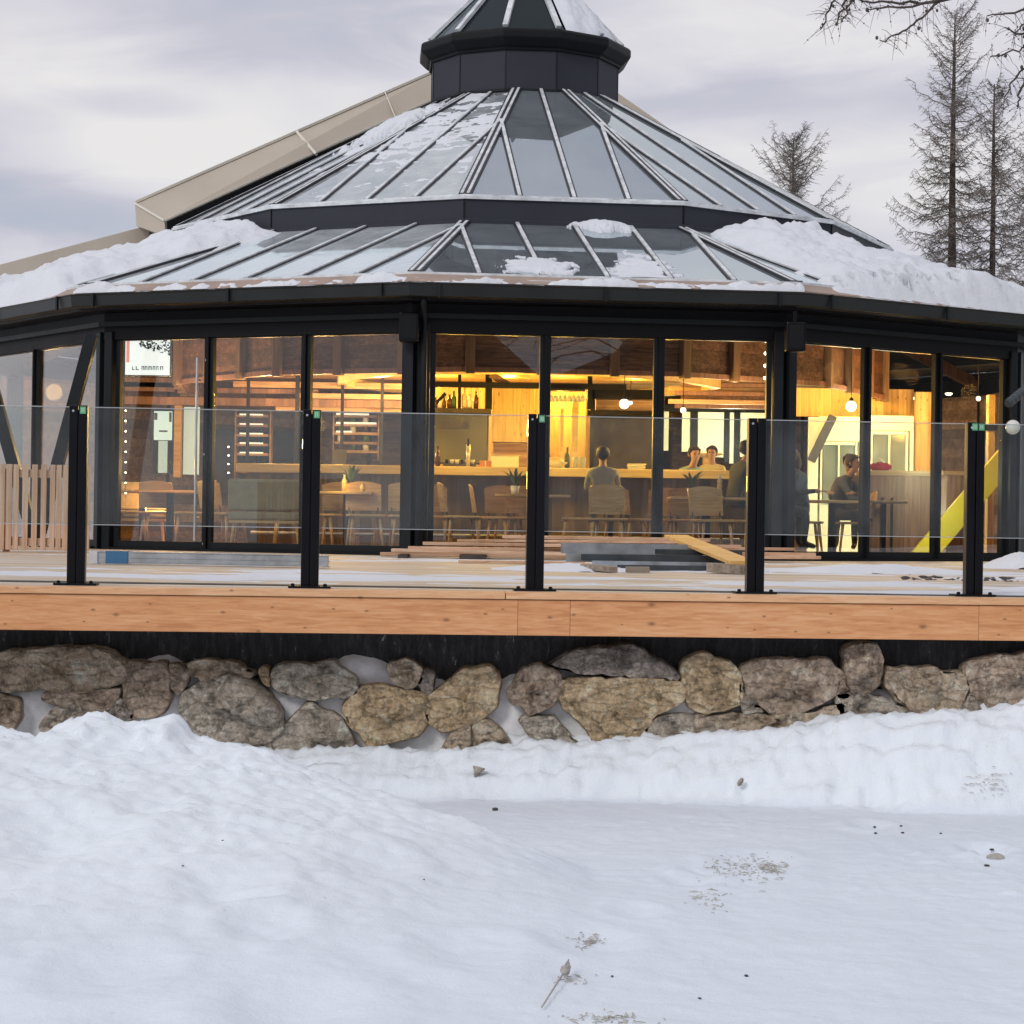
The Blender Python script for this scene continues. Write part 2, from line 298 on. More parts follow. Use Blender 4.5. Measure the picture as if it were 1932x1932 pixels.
M['spot'] = emit('ceiling_spot_light', (1.0, 0.85, 0.62), 8.0)
M['glowstrip'] = emit('reflected_light_glow', (1.0, 0.93, 0.80), 0.9)  # glowing strips stand for reflected light; the shelves carry no lamps
M['bark'] = plain('larch_bark', (0.075, 0.06, 0.05), 0.9, 0, 0.35, 6.0, 0.5, 20.0)
M['twig'] = plain('larch_twigs', (0.19, 0.165, 0.145), 0.9, 0, 0.4, 2.0, 0.0)
M['skin'] = plain('skin', (0.5, 0.3, 0.21), 0.55, 0, 0.06)
M['grit'] = plain('dark_grit', (0.06, 0.055, 0.055), 0.9)
M['dryleaf'] = plain('dry_plant', (0.40, 0.38, 0.36), 0.9, 0, 0.25, 20)
M['leaf'] = plain('pot_plant_leaves', (0.05, 0.09, 0.03), 0.6)
M['forest'] = plain('added_hill_forest', (0.022, 0.028, 0.026), 0.95, 0, 0.6, 0.15, 0.0)
M['stain'] = plain('trodden_straw', (0.42, 0.41, 0.36), 0.95, 0, 0.3, 20)

# ------------------------------------------------------------------ mesh helpers
class MB:
    def __init__(s): s.v = []; s.f = []
    def add(s, vs, fs):
        o = len(s.v); s.v += [tuple(p) for p in vs]; s.f += [tuple(i + o for i in f) for f in fs]; return s
    def hexa(s, p):                      # 8 points: bottom 4 then top 4 (same order)
        return s.add(p, [(3, 2, 1, 0), (4, 5, 6, 7), (0, 1, 5, 4), (1, 2, 6, 5), (2, 3, 7, 6), (3, 0, 4, 7)])
    def box(s, c, d, rz=0.0, tilt=0.0):
        c = Vector(c); m = Matrix.Rotation(rz, 3, 'Z') @ Matrix.Rotation(tilt, 3, 'X')
        h = [x / 2 for x in d]
        p = [c + m @ Vector((sx * h[0], sy * h[1], sz * h[2])) for sz in (-1, 1) for sx, sy in ((-1, -1), (1, -1), (1, 1), (-1, 1))]
        return s.hexa(p)
    def bar(s, a, b, w, h, up=(0, 0, 1)):
        a = Vector(a); b = Vector(b); d = (b - a).normalized(); up = Vector(up)
        x = d.cross(up).normalized(); u = x.cross(d).normalized()
        p = []
        for q in (a, b):
            p += [q - x * w / 2 - u * h / 2, q + x * w / 2 - u * h / 2, q + x * w / 2 + u * h / 2, q - x * w / 2 + u * h / 2]
        return s.hexa(p)
    def tube(s, pts, rad, n=6, cap=True):
        pts = [Vector(p) for p in pts]; o = len(s.v); k = len(pts)
        if not hasattr(rad, '__len__'): rad = [rad] * k
        ref = None
        for i, p in enumerate(pts):
            d = (pts[min(i + 1, k - 1)] - pts[max(i - 1, 0)])
            d = d.normalized() if d.length > 1e-9 else Vector((0, 0, 1))
            if ref is None:
                ref = d.orthogonal().normalized()
            x = (ref - d * ref.dot(d))
            x = x.normalized() if x.length > 1e-6 else d.orthogonal().normalized()
            ref = x; y = d.cross(x)
            for j in range(n):
                a = 2 * math.pi * j / n
                s.v.append(tuple(p + (x * math.cos(a) + y * math.sin(a)) * rad[i]))
        for i in range(k - 1):
            for j in range(n):
                j2 = (j + 1) % n
                s.f.append((o + i * n + j, o + i * n + j2, o + (i + 1) * n + j2, o + (i + 1) * n + j))
        if cap:
            s.f.append(tuple(o + j for j in reversed(range(n)))); s.f.append(tuple(o + (k - 1) * n + j for j in range(n)))
        return s
    def lathe(s, c, prof, n=16, rot=0.0):
        c = Vector(c); o = len(s.v); k = len(prof)
        for r, z in prof:
            for j in range(n):
                a = 2 * math.pi * j / n + rot
                s.v.append((c.x + r * math.cos(a), c.y + r * math.sin(a), c.z + z))
        for i in range(k - 1):
            for j in range(n):
                j2 = (j + 1) % n
                s.f.append((o + i * n + j, o + i * n + j2, o + (i + 1) * n + j2, o + (i + 1) * n + j))
        s.f.append(tuple(o + j for j in reversed(range(n)))); s.f.append(tuple(o + (k - 1) * n + j for j in range(n)))
        return s
    def sphere(s, c, r, n=10, sq=(1, 1, 1)):
        prof = [(max(1e-4, r * math.sin(math.pi * i / n)) , -r * math.cos(math.pi * i / n)) for i in range(n + 1)]
        o = len(s.v); s.lathe((0, 0, 0), prof, n + 4)
        for i in range(o, len(s.v)):
            v = s.v[i]; s.v[i] = (c[0] + v[0] * sq[0], c[1] + v[1] * sq[1], c[2] + v[2] * sq[2])
        return s
    def build(s, name, mat, parent=None, smooth=False, bevel=0.0, origin=None):
        me = bpy.data.meshes.new(name)
        org = Vector(origin) if origin is not None else Vector((0, 0, 0))
        q = parent
        off = org.copy()
        while q is not None: off += q.location; q = q.parent
        me.from_pydata([(v[0] - off.x, v[1] - off.y, v[2] - off.z) for v in s.v], [], s.f)
        me.validate()
        me.materials.append(mat)
        if smooth: me.polygons.foreach_set('use_smooth', [True] * len(me.polygons))
        o = bpy.data.objects.new(name, me); COL.objects.link(o)
        o.location = org
        if parent is not None: o.parent = parent
        if bevel:
            b = o.modifiers.new('edge', 'BEVEL'); b.width = bevel; b.segments = 2; b.limit_method = 'ANGLE'
        return o

def tag(o, label=None, cat=None, group=None, kind=None):
    if label: o['label'] = label
    if cat: o['category'] = cat
    if group: o['group'] = group
    if kind: o['kind'] = kind
    return o

def thing(name, label, cat, loc, group=None, rz=0.0):
    o = bpy.data.objects.new(name, None); COL.objects.link(o); o.location = loc; o.rotation_euler = (0, 0, rz)
    o.empty_display_size = 0.2
    return tag(o, label, cat, group)

def copy_tree(o, parent=None):
    c = o.copy(); COL.objects.link(c)
    if parent is not None: c.parent = parent
    for ch in list(o.children): copy_tree(ch, c)
    return c

def fbm(p, oct=4, h=0.5):
    s = 0; a = 1; q = Vector(p)
    for _ in range(oct):
        s += a * mnoise.noise(q); q = q * 2.03; a *= h
    return s

# vectorised value noise for the height field
_rs = np.random.RandomState(3)
_T = _rs.rand(256, 256)
def vnoise(x, y):
    xi = np.floor(x).astype(int); yi = np.floor(y).astype(int); fx = x - xi; fy = y - yi
    fx = fx * fx * fx * (fx * (fx * 6 - 15) + 10); fy = fy * fy * fy * (fy * (fy * 6 - 15) + 10)
    a = _T[xi % 256, yi % 256]; b = _T[(xi + 1) % 256, yi % 256]; c = _T[xi % 256, (yi + 1) % 256]; d = _T[(xi + 1) % 256, (yi + 1) % 256]
    return (a * (1 - fx) + b * fx) * (1 - fy) + (c * (1 - fx) + d * fx) * fy - 0.5
def vfbm(x, y, o=4, h=0.5):
    s = 0; a = 1.0
    for i in range(o):
        s = s + a * vnoise(x + 17.3 * i, y + 5.1 * i); x = x * 2.07; y = y * 2.07; a *= h
    return s
def sstep(a, b, x):
    t = np.clip((x - a) / (b - a), 0, 1); return t * t * (3 - 2 * t)

# ------------------------------------------------------------------ snow ground (one sheet to the horizon)
def axis_coords(lo, hi, step, far):
    c = list(np.arange(lo, hi + 1e-6, step)); s = step
    up = []; v = hi
    while v < far: s *= 1.35; v += s; up.append(v)
    s = step; dn = []; v = lo
    while v > -far: s *= 1.35; v -= s; dn.append(v)
    return np.array(dn[::-1] + c + up)
gx = axis_coords(-4.2, 4.2, 0.024, 900); gy = axis_coords(6.6, 13.9, 0.026, 900)
GX, GY = np.meshgrid(gx, gy)
# mound ridge read off the photograph
rid = [(-60, 1372), (0, 1375), (60, 1388), (78, 1402), (100, 1382), (150, 1362), (195, 1350), (235, 1358), (265, 1362), (300, 1346), (335, 1343), (352, 1362), (372, 1387), (420, 1397), (470, 1402), (515, 1416), (560, 1440), (640, 1468), (720, 1494), (800, 1520), (900, 1552), (1000, 1595), (1120, 1650)]
rX = []; rH = []; rY = []
for x, y in rid:
    Yr = 11.4 - max(0, (x - 350)) / 750 * 1.25
    p = at(x, y, Yr); rX.append(p.x); rH.append(p.z); rY.append(Yr)
hr = np.interp(GX, rX, rH, left=rH[0], right=0.0); yr = np.interp(GX, rX, rY)
hr = np.maximum(hr, 0.0)
jag = 1 - sstep(0.0, 0.9, yr - GY)           # fine silhouette shape only close to the ridge
hs = np.interp(GX, np.linspace(-4, 1.0, 9), [0.66, 0.64, 0.64, 0.6, 0.52, 0.36, 0.19, 0.05, 0.0], right=0.0)
hm = hr * jag + np.minimum(hs, 1) * (1 - jag)
front = np.clip((yr - GY) / 4.6, 0, 1); back = np.clip((GY - yr) / 0.55, 0, 1)
prof = np.where(GY < yr, (1 - front) ** 1.25, (1 - back) ** 1.6)
mound = hm * prof * (1 - sstep(20, 60, np.abs(GX))) * sstep(-16, -9, GX)
mmask = sstep(0.02, 0.25, mound)
# bank against the wall
bk = [(-200, 1420), (500, 1420), (620, 1419), (676, 1419), (760, 1424), (888, 1417), (1014, 1408), (1122, 1401), (1236, 1401), (1380, 1390), (1488, 1380), (1589, 1356), (1686, 1352), (1798, 1340), (1848, 1346), (1932, 1330), (2200, 1300)]
bX = []; bH = []
for x, y in bk:
    p = at(x, y, 13.05); bX.append(p.x); bH.append(p.z)
bh = np.interp(GX, bX, bH)
foot = 12.68 - 0.28 * sstep(0.4, 3.2, GX) + 0.05 * vfbm(GX * 1.3, GX * 0 + 3.3, 3)
bank = bh * sstep(0, 1, (GY - foot) / (13.05 - foot)) ** 0.62
bmask = sstep(0.0, 0.06, bank)
Z = np.maximum(mound, bank)
n1 = vfbm(GX * 0.9, GY * 0.9, 3); n2 = vfbm(GX * 4 + 40, GY * 4, 4, 0.55); n3 = vfbm(GX * 15 + 9, GY * 15, 3, 0.6)
cl = np.abs(vfbm(GX * 7 + 3, GY * 7 + 8, 3, 0.6))
clod = np.maximum(0, vnoise(GX * 19 + 2, GY * 19) - 0.16) + 0.7 * np.maximum(0, vnoise(GX * 9 + 31, GY * 9 + 4) - 0.2)
led = vfbm(GX * 1.6 + 5, GY * 13 + Z * 16, 3, 0.6)
near = 1 - sstep(14, 30, np.hypot(GX, GY - 8))
Z = Z + near * (mmask * (0.035 * n1 + 0.028 * n2 + 0.017 * n3 + 0.085 * clod * (0.35 + sstep(0.2, 0.5, mound)) * sstep(-0.2, 0.3, n1) + 0.045 * (0.22 - cl) * sstep(0.15, 0.5, mound)) + bmask * (1 - mmask) * (0.03 * n2 + 0.02 * n3 + 0.05 * led + 0.06 * clod + 0.05 * (0.2 - cl)))
flat = (1 - mmask) * (1 - bmask)
Z = Z + near * flat * (0.022 * n1 + 0.012 * n2 + 0.005 * n3 + 0.035 * clod * sstep(0.05, 0.4, vnoise(GX * 0.9 + 7, GY * 1.1)))
# hollows: foot prints and scuffs on the flat, tyre-like steps
for px, py, r, d in [(1350, 1640, 0.16, 0.03), (1420, 1625, 0.2, 0.035), (1300, 1660, 0.12, 0.02), (1200, 1730, 0.12, 0.02), (1110, 1790, 0.18, 0.025), (1640, 1560, 0.12, 0.03), (1860, 1610, 0.13, 0.05), (430, 1690, 0.2, 0.035), (500, 1740, 0.15, 0.03), (280, 1610, 0.16, 0.03), (700, 1650, 0.2, 0.03), (560, 1860, 0.25, 0.035), (200, 1800, 0.22, 0.03), (880, 1760, 0.2, 0.02), (90, 1640, 0.3, 0.05)]:
    g = on_z(px, py, 0.12 if px < 900 else 0.0)
    dd = np.hypot((GX - g.x), (GY - g.y) * 0.7) / r
    Z = Z - d * np.exp(-dd * dd * 2) + d * 0.5 * np.exp(-((dd - 1.3) ** 2) * 6)
Z = np.where(GY > 13.45, np.minimum(Z, 0.5) * 0 + 0.45 * (1 - sstep(60, 200, GY)), Z)
Z = Z + 60 * sstep(120, 700, -GY) * (1 - sstep(0.2, 1.2, -GX / np.maximum(1, -GY)))   # ground climbs behind the viewer
ny, nx = GX.shape
me = bpy.data.meshes.new('snow_ground')
co = np.stack([GX, GY, Z], -1).reshape(-1, 3)
idx = np.arange(nx * ny).reshape(ny, nx)
q = np.stack([idx[:-1, :-1], idx[:-1, 1:], idx[1:, 1:], idx[1:, :-1]], -1).reshape(-1, 4)
me.vertices.add(len(co)); me.vertices.foreach_set('co', co.ravel())
me.loops.add(q.size); me.loops.foreach_set('vertex_index', q.ravel().astype(np.int32))
me.polygons.add(len(q)); me.polygons.foreach_set('loop_start', np.arange(0, q.size, 4, dtype=np.int32))
me.update(calc_edges=True)
me.polygons.foreach_set('use_smooth', np.ones(len(q), bool))
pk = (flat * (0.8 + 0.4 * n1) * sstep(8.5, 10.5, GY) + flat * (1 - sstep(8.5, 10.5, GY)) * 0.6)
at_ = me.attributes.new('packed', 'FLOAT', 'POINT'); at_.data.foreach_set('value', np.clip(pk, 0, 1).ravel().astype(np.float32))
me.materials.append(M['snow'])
ground = bpy.data.objects.new('snow_ground', me); COL.objects.link(ground)
tag(ground, 'ploughed snow with a heap on the left and a bank along the wall', 'snow', kind='structure')
def ground_z(x, y):
    i = int(np.clip(np.searchsorted(gx, x), 1, nx - 1)); j = int(np.clip(np.searchsorted(gy, y), 1, ny - 1))
    return float(max(Z[j, i], Z[j - 1, i - 1]))
def on_ground(px, py):
    d = at(px, py, 1.0) - Vector((0, 0, EYE)); Y = 6.8
    while Y < 13.4:
        if EYE + d.z * Y <= ground_z(d.x * Y, Y): break
        Y += 0.01
    return Vector((d.x * Y, Y, ground_z(d.x * Y, Y)))

# unseen hill added behind the viewer to darken the window reflections
b = MB(); N = 60
for i in range(N + 1):
    a = R_(-16 + 140 * i / N)       # 0 = straight behind, positive = to the right behind
    e = 22 + 9 * math.sin(i * 0.37) + 5 * math.sin(i * 1.3)
    e *= min(1, i / 8.0 + 0.05)
    r = 150
    for z, rr in ((-2, r), (e * 0.9 + 6, r + 25), (e * 1.5 + 8, r + 80), (e * 1.5 + 5, r + 130)):
        b.v.append((math.sin(a) * rr, -math.cos(a) * rr, z))
for i in range(N):
    for j in range(3):
        b.f.append((i * 4 + j, (i + 1) * 4 + j, (i + 1) * 4 + j + 1, i * 4 + j + 1))
tag(b.build('added_reflection_hill', M['forest'], smooth=True), 'added dark hillside behind the viewer that darkens the window reflections', 'hill', kind='structure')

# ------------------------------------------------------------------ deck
pl = Vector((-2.66, 12.98, 0)); pr = Vector((2.91, 13.41, 0))
ex = (pr - pl).normalized(); ey = Vector((-ex.y, ex.x, 0))           # along and across the railing
def rail(u, v, z): return pl + ex * u + ey * v + Vector((0, 0, z))
EDGE = -0.30
deck = thing('wooden_deck', 'long timber terrace deck with an orange larch fascia above the stone wall', 'deck', rail(2.8, EDGE, 0))
b = MB()
p = [rail(-10, EDGE + 0.15, 0), rail(16, EDGE + 0.15, 0), Vector((16, 40, 0)), Vector((-16, 40, 0))]
b.hexa([Vector((*q.xy, DECK - 0.05)) for q in p] + [Vector((*q.xy, DECK)) for q in p])
b.build('deck_boards', M['deck'], deck)
for a, c in ((-10, -2.1), (-2.095, 2.61), (2.615, 8.2), (8.205, 16)):
    b = MB(); b.hexa([rail(u, v, z) for z in (DECK - 0.042, DECK + 0.0) for u, v in ((a, EDGE - 0.015), (c, EDGE - 0.015), (c, EDGE + 0.149), (a, EDGE + 0.149))])
    b.build('edge_board', M['edge'], deck, bevel=0.004)
cuts = [-10, -2.55, 2.69, 3.01, 5.55, 11, 16]
for a, c in zip(cuts[:-1], cuts[1:]):
    b = MB(); b.hexa([rail(u, v, z) for z in (DECK - 0.262, DECK - 0.046) for u, v in ((a + 0.0008, EDGE), (c - 0.0008, EDGE), (c - 0.0008, EDGE + 0.045), (a + 0.0008, EDGE + 0.045))])
    b.build('fascia_board', M['fir'], deck, bevel=0.003)
for k in range(14):
    b = MB(); u = -9.5 + k * 1.9
    b.bar(rail(u, EDGE + 0.05, DECK - 0.15), rail(u, EDGE + 6.0, DECK - 0.15), 0.08, 0.16)
    b.build('joist', M['lumber'], deck)

# thin snow left on the deck
sx = np.arange(-8, 8.01, 0.06); sy = np.arange(13.2, 25.8, 0.06)
SX, SY = np.meshgrid(sx, sy)
dn = vfbm(SX * 0.45, SY * 1.3, 5, 0.6)
den = sstep(13.3, 14.2, SY) * (1 - sstep(15.2, 19.5, SY)) * (0.35 + 0.65 * sstep(-3.2, -0.8, SX)) + 0.25 * sstep(1.2, 3.0, SX) * (1 - sstep(19, 24, SY))
hz = 0.045 * (dn - 0.46 + 0.44 * den)
hz = np.minimum(hz, 0.02 + 0.2 * (hz - 0.02))
co = np.stack([SX, SY, DECK + hz], -1).reshape(-1, 3)
b = MB(); b.v = [tuple(v) for v in co]; w = len(sx)
keep = hz > -0.012
for j in range(len(sy) - 1):
    for i in range(w - 1):
        if keep[j, i] or keep[j, i + 1] or keep[j + 1, i] or keep[j + 1, i + 1]:
            b.f.append((j * w + i, j * w + i + 1, (j + 1) * w + i + 1, (j + 1) * w + i))
tag(b.build('deck_snow', M['rsnow'], smooth=True), 'thin wind-blown snow lying on the deck boards', 'snow', kind='stuff')

# ------------------------------------------------------------------ stone wall
wallY = 13.22
wall = thing('stone_retaining_wall', 'rough boulder retaining wall in frosty mortar under the deck', 'wall', (0.2, wallY, 0))
b = MB(); b.box((0.5, wallY + 0.32, 0.6), (30, 0.3, 1.3)); b.build('membrane', M['membrane'], wall)
b = MB()
mx0, mx1, nn = -9.0, 9.5, 300
for i in range(nn + 1):
    x = mx0 + (mx1 - mx0) * i / nn
    top = 0.72 + 0.10 * fbm((x * 1.7, 3, 1), 3) + 0.06 * math.sin(x * 5)
    for j in range(13):
        z = -0.1 + (top + 0.1) * j / 12
        y = wallY + 0.09 + 0.045 * fbm((x * 3, z * 3, 5), 4) + (0.12 if j == 12 else 0)
        b.v.append((x, y, z))
for i in range(nn):
    for j in range(12):
        b.f.append((i * 13 + j, (i + 1) * 13 + j, (i + 1) * 13 + j + 1, i * 13 + j + 1))
b.build('mortar', M['mortar'], wall, smooth=True)
S = [(0, 0, [(0, 430), (230, 400), (500, 395), (560, 430), (640, 490), (620, 560), (500, 610), (330, 620), (240, 600), (60, 620), (-60, 600), (-80, 500)]),
 (0, 3, [(240, 620), (500, 620), (620, 600), (600, 680), (500, 750), (380, 700), (300, 690), (240, 680)]),
 (0, 3, [(-60, 640), (90, 660), (110, 740), (50, 830), (-50, 850)]), (0, 1, [(290, 700), (380, 700), (480, 750), (400, 820), (260, 860), (200, 800)]),
 (0, 3, [(650, 480), (850, 475), (880, 560), (870, 700), (800, 750), (690, 745), (650, 650)]), (0, 0, [(990, 470), (1150, 455), (1330, 510), (1310, 545), (1100, 560), (990, 540)]),
 (0, 1, [(960, 640), (1080, 570), (1250, 545), (1330, 590), (1440, 700), (1470, 800), (1400, 880), (1200, 900), (1020, 830), (960, 740)]),
 (0, 1, [(1420, 520), (1500, 480), (1740, 470), (1850, 560), (1860, 630), (1680, 660), (1500, 640), (1430, 590)]), (0, 1, [(1420, 900), (1500, 800), (1620, 680), (1760, 760), (1870, 930), (1600, 960), (1420, 950)]),
 (1, 0, [(310, 480), (400, 455), (470, 470), (505, 550), (430, 610), (350, 560)]), (1, 2, [(90, 700), (200, 590), (400, 620), (500, 660), (520, 760), (460, 850), (240, 900), (100, 780)]),
 (1, 2, [(530, 650), (660, 560), (700, 510), (870, 500), (890, 600), (885, 690), (800, 760), (650, 825), (560, 790), (520, 720)]), (1, 0, [(740, 870), (780, 780), (860, 780), (930, 840), (965, 950), (750, 955)]),
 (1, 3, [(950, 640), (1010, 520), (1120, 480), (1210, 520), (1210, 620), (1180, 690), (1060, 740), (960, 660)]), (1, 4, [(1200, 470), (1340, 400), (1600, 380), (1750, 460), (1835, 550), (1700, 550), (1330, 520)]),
 (1, 2, [(1210, 580), (1300, 560), (1800, 560), (1870, 620), (1840, 680), (1700, 740), (1640, 860), (1420, 890), (1360, 790), (1230, 680)]), (1, 1, [(1010, 780), (1060, 750), (1190, 760), (1260, 850), (1390, 920), (1100, 920)]),
 (2, 2, [(150, 480), (230, 430), (420, 490), (450, 560), (450, 680), (250, 730), (180, 680), (160, 560)]), (2, 3, [(470, 500), (560, 465), (880, 460), (980, 530), (980, 610), (860, 680), (740, 730), (600, 710), (500, 660), (475, 560)]),
 (2, 3, [(1000, 400), (1070, 365), (1170, 370), (1190, 480), (1180, 570), (1110, 630), (1020, 600), (1000, 500)]), (2, 0, [(1210, 540), (1250, 500), (1580, 520), (1640, 580), (1600, 690), (1550, 740), (1380, 750), (1260, 650)]),
 (2, 3, [(1650, 490), (1760, 450), (2000, 430), (2080, 520), (2040, 700), (1850, 740), (1700, 720), (1660, 600)]), (1, 1, [(1660, 840), (1740, 760), (1880, 740), (2020, 790), (2030, 890), (1700, 920)]),
 (2, 0, [(240, 750), (400, 740), (600, 740), (800, 730), (960, 690), (980, 770), (700, 840), (420, 880), (250, 870)]), (2, 1, [(960, 640), (1040, 610), (1200, 660), (1320, 720), (1250, 765), (1000, 770)]),
 (2, 1, [(2120, 450), (2400, 430), (2520, 560), (2450, 690), (2200, 720), (2110, 600)]), (2, 0, [(2580, 480), (2900, 470), (3000, 600), (2850, 700), (2600, 690)]), (0, 2, [(-380, 460), (-140, 450), (-110, 560), (-130, 700), (-330, 720), (-420, 590)]), (0, 1, [(-800, 500), (-500, 440), (-440, 560), (-480, 720), (-760, 740)])]
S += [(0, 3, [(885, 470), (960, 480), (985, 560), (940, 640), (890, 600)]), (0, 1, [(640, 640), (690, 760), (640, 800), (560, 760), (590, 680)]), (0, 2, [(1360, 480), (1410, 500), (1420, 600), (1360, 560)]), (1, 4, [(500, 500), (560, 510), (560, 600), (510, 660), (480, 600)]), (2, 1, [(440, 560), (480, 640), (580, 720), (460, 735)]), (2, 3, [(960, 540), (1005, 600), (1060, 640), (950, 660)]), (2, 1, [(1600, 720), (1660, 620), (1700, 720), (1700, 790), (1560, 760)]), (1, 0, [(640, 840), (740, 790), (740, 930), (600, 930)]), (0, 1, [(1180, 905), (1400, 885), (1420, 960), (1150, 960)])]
xr = random.Random(77)
for side in (0, 1):
    for cix in range(5):
        for row in range(2):
            cx0 = (3180 + cix * 330 if side else -960 - cix * 330) + xr.randint(-40, 40); cy0 = 500 + row * 190 + xr.randint(-20, 20); S.append((2 if side else 0, xr.randint(0, 3), [(cx0 + (120 + 40 * xr.random()) * math.cos(t_ * 0.8), cy0 + (75 + 25 * xr.random()) * math.sin(t_ * 0.8)) for t_ in range(8)]))
srng = random.Random(11)
for k, (reg, mt, poly) in enumerate(S):
    P2 = [at(x * 0.36 + (0, 618.2, 1236.5)[reg], y * 0.36 + 1081.9, wallY - 0.02) for x, y in poly]
    # resample the outline, round it slightly
    dense = []
    for i in range(len(P2)):
        a, c = P2[i], P2[(i + 1) % len(P2)]
        m = max(2, int((c - a).length / 0.022))
        dense += [a.lerp(c, t / m) for t in range(m)]
    for _ in range(2):
        dense = [(dense[i - 1] + dense[i] * 2 + dense[(i + 1) % len(dense)]) / 4 for i in range(len(dense))]
    cx = sum(p.x for p in dense) / len(dense); cz = sum(p.z for p in dense) / len(dense)
    n = len(dense); b = MB(); rings = [1.0, 1.0, 0.985, 0.955, 0.92, 0.88, 0.84, 0.795, 0.75, 0.70, 0.65, 0.6, 0.55, 0.5, 0.45, 0.4, 0.35, 0.3, 0.25, 0.2, 0.15, 0.1, 0.05]; sd = srng.random() * 50
    planes = [(0.09 + 0.09 * srng.random(), (srng.random() - 0.5) * 1.7, (srng.random() - 0.5) * 1.9) for _ in range(8)]; dep = 0.15 + 0.07 * srng.random(); tx = (srng.random() - 0.5) * 0.25; tz = (srng.random() - 0.6) * 0.35
    for ri, s in enumerate(rings):
        for p in dense:
            x = cx + (p.x - cx) * s * 1.14; z = cz + (p.z - cz) * s * 1.14
            if ri == 0: y = wallY + 0.16
            else:
                bul = max(min([dep * (1 - s ** 6) ** 0.5] + [h + gx_ * (x - cx) + gz_ * (z - cz) for h, gx_, gz_ in planes]), 0.055 * (s < 0.96))
                y = wallY + 0.02 - max(bul, -0.02) + tx * (x - cx) * 0.5 + tz * (z - cz) * 0.5
                y += 0.05 * abs(fbm((x * 4 + sd, z * 4, 1), 5, 0.55)) * 1.6 + 0.05 * mnoise.noise((x * 2.5 + sd, z * 2.5, 4)) + 0.030 * abs(fbm((x * 14 + z * 5, z * 24, sd), 4, 0.6)) + 0.012 * mnoise.noise((x * 45, z * 45, sd))
                if s < 0.96: y = min(y, wallY - 0.015)
            rr = 0.020 * mnoise.noise((x * 10, z * 10, sd)) + 0.010 * mnoise.noise((x * 28, z * 28, sd)) if ri < 5 else 0
            b.v.append((x + rr, y, z + rr))
    for ri in range(len(rings) - 1):
        for i in range(n):
            j = (i + 1) % n
            b.f.append((ri * n + i, ri * n + j, (ri + 1) * n + j, (ri + 1) * n + i))
    b.f.append(tuple((len(rings) - 1) * n + i for i in range(n)))
    o = b.build('stone', STONES[mt], wall, smooth=True, origin=(cx - 0.2, 0, cz))
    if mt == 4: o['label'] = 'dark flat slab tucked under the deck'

# ------------------------------------------------------------------ glass railing
railing = thing('glass_railing', 'glass balustrade with black posts along the deck edge', 'railing', rail(2.8, 0, DECK))
us = [0.0]
for px in (584, 1008, 1423, 1835):
    # where the view ray through the post foot crosses the railing line
    d = at(px, 1110, 1.0); n = Vector((-ex.y, ex.x))
    t = n.dot(pl.xy) / n.dot(d.xy); us.append((d.xy * t - pl.xy).dot(ex.xy))
us = [us[0] - 1.42 * 2, us[0] - 1.42] + us + [us[-1] + 1.4, us[-1] + 2.8]
PH = 1.10
for i, u in enumerate(us):
    b = MB()
    p0 = rail(u, 0, 0)
    rz = math.atan2(ex.y, ex.x)
    b.box((p0.x - ex.x * 0.029, p0.y - ex.y * 0.029, DECK + PH / 2 + 0.006), (0.052, 0.075, PH - 0.012), rz)
    b.box((p0.x + ex.x * 0.029, p0.y + ex.y * 0.029, DECK + PH / 2 + 0.004), (0.052, 0.079, PH - 0.008), rz)
    b.box((p0.x, p0.y, DECK + PH / 2 - 0.01), (0.014, 0.045, PH - 0.03), rz)
    po = b.build('post', M['black'], railing, bevel=0.004)
    b = MB(); b.box((p0.x, p0.y, DECK + 0.008), (0.26, 0.16, 0.012), rz)
    for sx_ in (-0.1, 0.1): b.lathe((p0.x + ex.x * sx_ - 0.0, p0.y - 0.05, DECK + 0.014), [(0.012, 0), (0.012, 0.012), (0.006, 0.016)], 8)
    b.build('base_plate', M['anthracite'], po)
    st = [0.029] if i != 6 else [-0.012, 0.032]
    if i != 5:
        for s_ in st:
            b = MB(); c = rail(u + s_, -0.0425, DECK + PH - 0.03); b.box(c, (0.036, 0.003, 0.044), rz); so = b.build('sticker', M['green'], po)
            b = MB()
            for q in (-0.006, 0.006): b.box((c.x + q, c.y - 0.003, c.z), (0.005, 0.002, 0.028), rz)
            b.build('sticker_print', M['greenlight'], so)
    b = MB(); c = rail(u - 0.03, -0.04, DECK + PH - 0.035); b.sphere(c, 0.008, 6); b.build('screw', M['screw'], po)
for i in range(len(us) - 1):
    a = us[i] + 0.057; c = us[i + 1] - 0.057
    b = MB(); b.hexa([rail(u, v, z) for z in (DECK + 0.375, DECK + PH - 0.012) for u, v in ((a, -0.008), (c, -0.008), (c, 0.008), (a, 0.008))])
    g = b.build('glass_panel', M['railglass'], railing)
    for z in (DECK + 0.372, DECK + PH - 0.009):
        b = MB(); b.hexa([rail(u, v, zz) for zz in (z - 0.0022, z + 0.0022) for u, v in ((a, -0.008), (c, -0.008), (c, 0.008), (a, 0.008))])
        b.build('glass_edge', M['railedge'], g)

